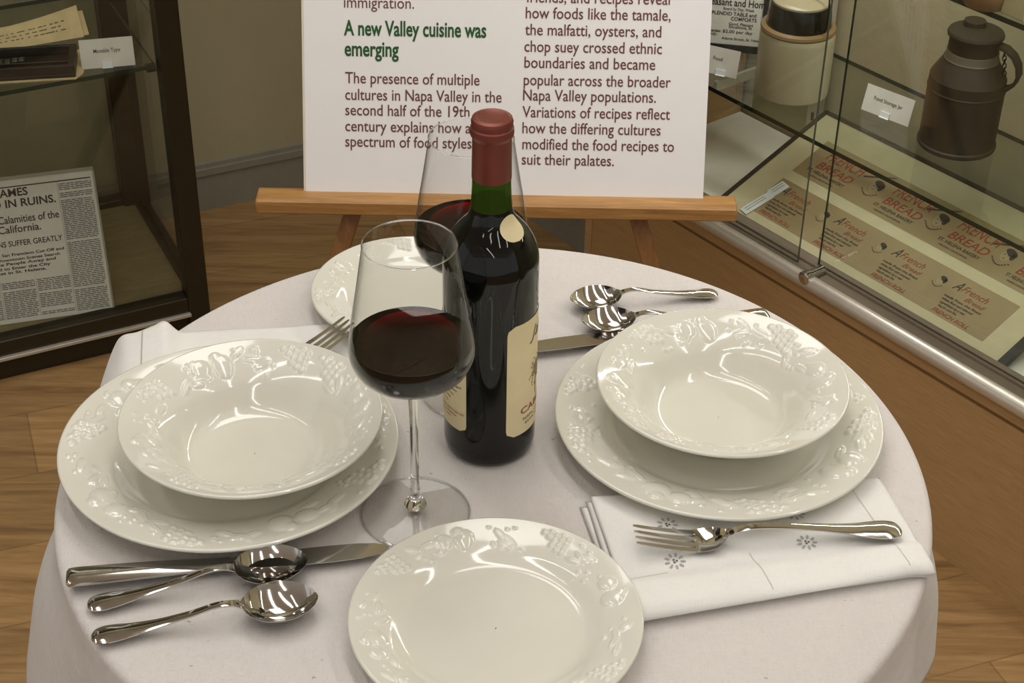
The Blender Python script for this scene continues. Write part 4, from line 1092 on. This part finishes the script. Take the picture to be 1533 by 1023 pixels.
def on_nap(u, v, dz=0.0004):
    p = quad_point(shift(NC, o_), u, v); e = min(u, 1-u)*0.235; f = min(v, 1-v)*0.12
    return np.array([p[0], p[1], 0.0048 + topR(u, v) + 0.0032 + dz])
def petal(cu, cv, ang, r, L_, w_, mb_, mi):
    P = []
    for t in [2*PI*k/12 for k in range(12)]:
        a, b = r + L_/2 + L_/2*math.cos(t), w_*math.sin(t)
        x = a*math.cos(ang) - b*math.sin(ang); y = a*math.sin(ang) + b*math.cos(ang)
        P.append(on_nap(cu + x/0.237, cv + y/0.125, 0.0007))
    mb_.add(P, [tuple(range(12))], mi)
def nap_uv(px_, py_):
    X = at(px_, py_, T+0.0085); A, B, D = (np.array(NC[k]) for k in (0, 1, 3)); q = X[:2]-A
    u, v = np.linalg.solve(np.stack([B-A, D-A], 1), q); return u, v
for (cu, cv) in [nap_uv(*q) for q in ((1000, 789), (1193, 778), (1214, 829), (1012, 846))]:
    em = MB()
    for k in range(9):
        petal(cu, cv, 2*PI*k/9+0.2, 0.004, 0.0042, 0.0010, em, 0)
    for k in range(3): petal(cu, cv, 2*PI*k/3, 0.0006, 0.0016, 0.0009, em, 1)
    em.build('embroidered_flower', [M['embro'], M['eyelet']], napR, smooth=False)
def stitch_line(u0, v0, u1, v1, n):
    hs = MB()
    for k in range(n):
        a = k/n; b = (k+0.55)/n
        p, q = on_nap(u0+(u1-u0)*a, v0+(v1-v0)*a, 0.0006), on_nap(u0+(u1-u0)*b, v0+(v1-v0)*b, 0.0006)
        d = (q-p)/np.linalg.norm(q-p); s = np.cross(d, [0, 0, 1])*0.00035
        hs.add([p-s, q-s, q+s, p+s], [(0, 1, 2, 3)])
    hs.build('hemstitch', M['stitch'], napR, smooth=False)
stitch_line(0.875, 0.03, 0.915, 0.97, 60); stitch_line(0.44, 0.62, 0.455, 0.97, 26); stitch_line(0.02, 0.72, 0.16, 0.70, 22)

# napkin under the left dinner plate, its far end hanging over the edge of the cloth
napL = thing('folded_napkin', 'white linen napkin under the left dinner plate hanging over the edge', 'napkin', (-0.30, 1.24, T), 0, 'white linen napkins')
ctrl = [  # px, py, height of the back edge; then height of the front edge
    ((524, 477), 0.0045), ((470, 481), 0.0050), ((420, 485), 0.0050), ((370, 487), 0.0052), ((325, 489), 0.0055), ((290, 491), 0.0065), ((268, 491), 0.0120), ((247, 476), 0.0230), ((228, 483), 0.0200), ((205, 492), 0.0140), ((182, 498), 0.0060), ((170, 515), -0.012), ((158, 548), -0.034), ((147, 584), -0.060)]
front = [(-0.120, 1.198), (-0.155, 1.185), (-0.190, 1.170), (-0.220, 1.160), (-0.245, 1.150), (-0.265, 1.145), (-0.278, 1.142), (-0.290, 1.140), (-0.300, 1.138), (-0.312, 1.135), (-0.326, 1.132), (-0.340, 1.128), (-0.352, 1.122), (-0.362, 1.112)]
fz = [0.004, 0.004, 0.004, 0.004, 0.004, 0.004, 0.004, 0.004, 0.004, 0.003, 0.001, -0.006, -0.022, -0.050]
BK = np.array([at(p[0], p[1], T+z) for p, z in ctrl]); FR = np.array([(x, y, T+z) for (x, y), z in zip(front, fz)])
def cat(P, n):
    P = np.array(P); out = []
    for s in np.linspace(0, len(P)-1, n):
        i = min(int(s), len(P)-2); u = s-i
        a, b, c, e = P[max(i-1, 0)], P[i], P[i+1], P[min(i+2, len(P)-1)]
        out.append(0.5*((2*b)+(-a+c)*u+(2*a-5*b+4*c-e)*u*u+(-a+3*b-3*c+e)*u**3))
    return np.array(out)
NU, NV = 110, 36
BK, FR = cat(BK, NU), cat(FR, NU)
G = np.zeros((NU, NV, 3))
off = np.array([-0.30, 1.24, T])
for j in range(NV):
    v = j/(NV-1)
    G[:, j] = BK*(1-v) + FR*v
    G[:, j, 2] -= 0.0035*(1-smooth01(v/0.08))                     # the fold rounds down at the back
mbn = MB().grid(G - off)
nl = mbn.build('linen', M['napkin'], napL, angle=180)
md = nl.modifiers.new('thick', 'SOLIDIFY'); md.thickness = 0.0030; md.offset = -1
hs = MB()
for k in range(34):
    v = 0.02 + 0.56*k/34; iu = (NU-1)*(0.665 + 0.05*v); j = v*(NV-1)
    def gp(i, jj):
        i0 = int(i); g_ = i-i0; j0 = int(jj); f_ = jj-j0
        return (G[i0, j0]*(1-f_) + G[i0, j0+1]*f_)*(1-g_) + (G[i0+1, j0]*(1-f_) + G[i0+1, j0+1]*f_)*g_
    p, q = gp(iu, j) - off + [0, 0, 0.0008], gp(iu, min(j+0.35, NV-1.01)) - off + [0, 0, 0.0008]
    d = (q-p)/np.linalg.norm(q-p); s = np.cross(d, [0, 0, 1]); s = s/np.linalg.norm(s)*0.0006
    hs.add([p-s, q-s, q+s, p+s], [(0, 1, 2, 3)])
hs.build('hemstitch', M['stitch'], napL, smooth=False)
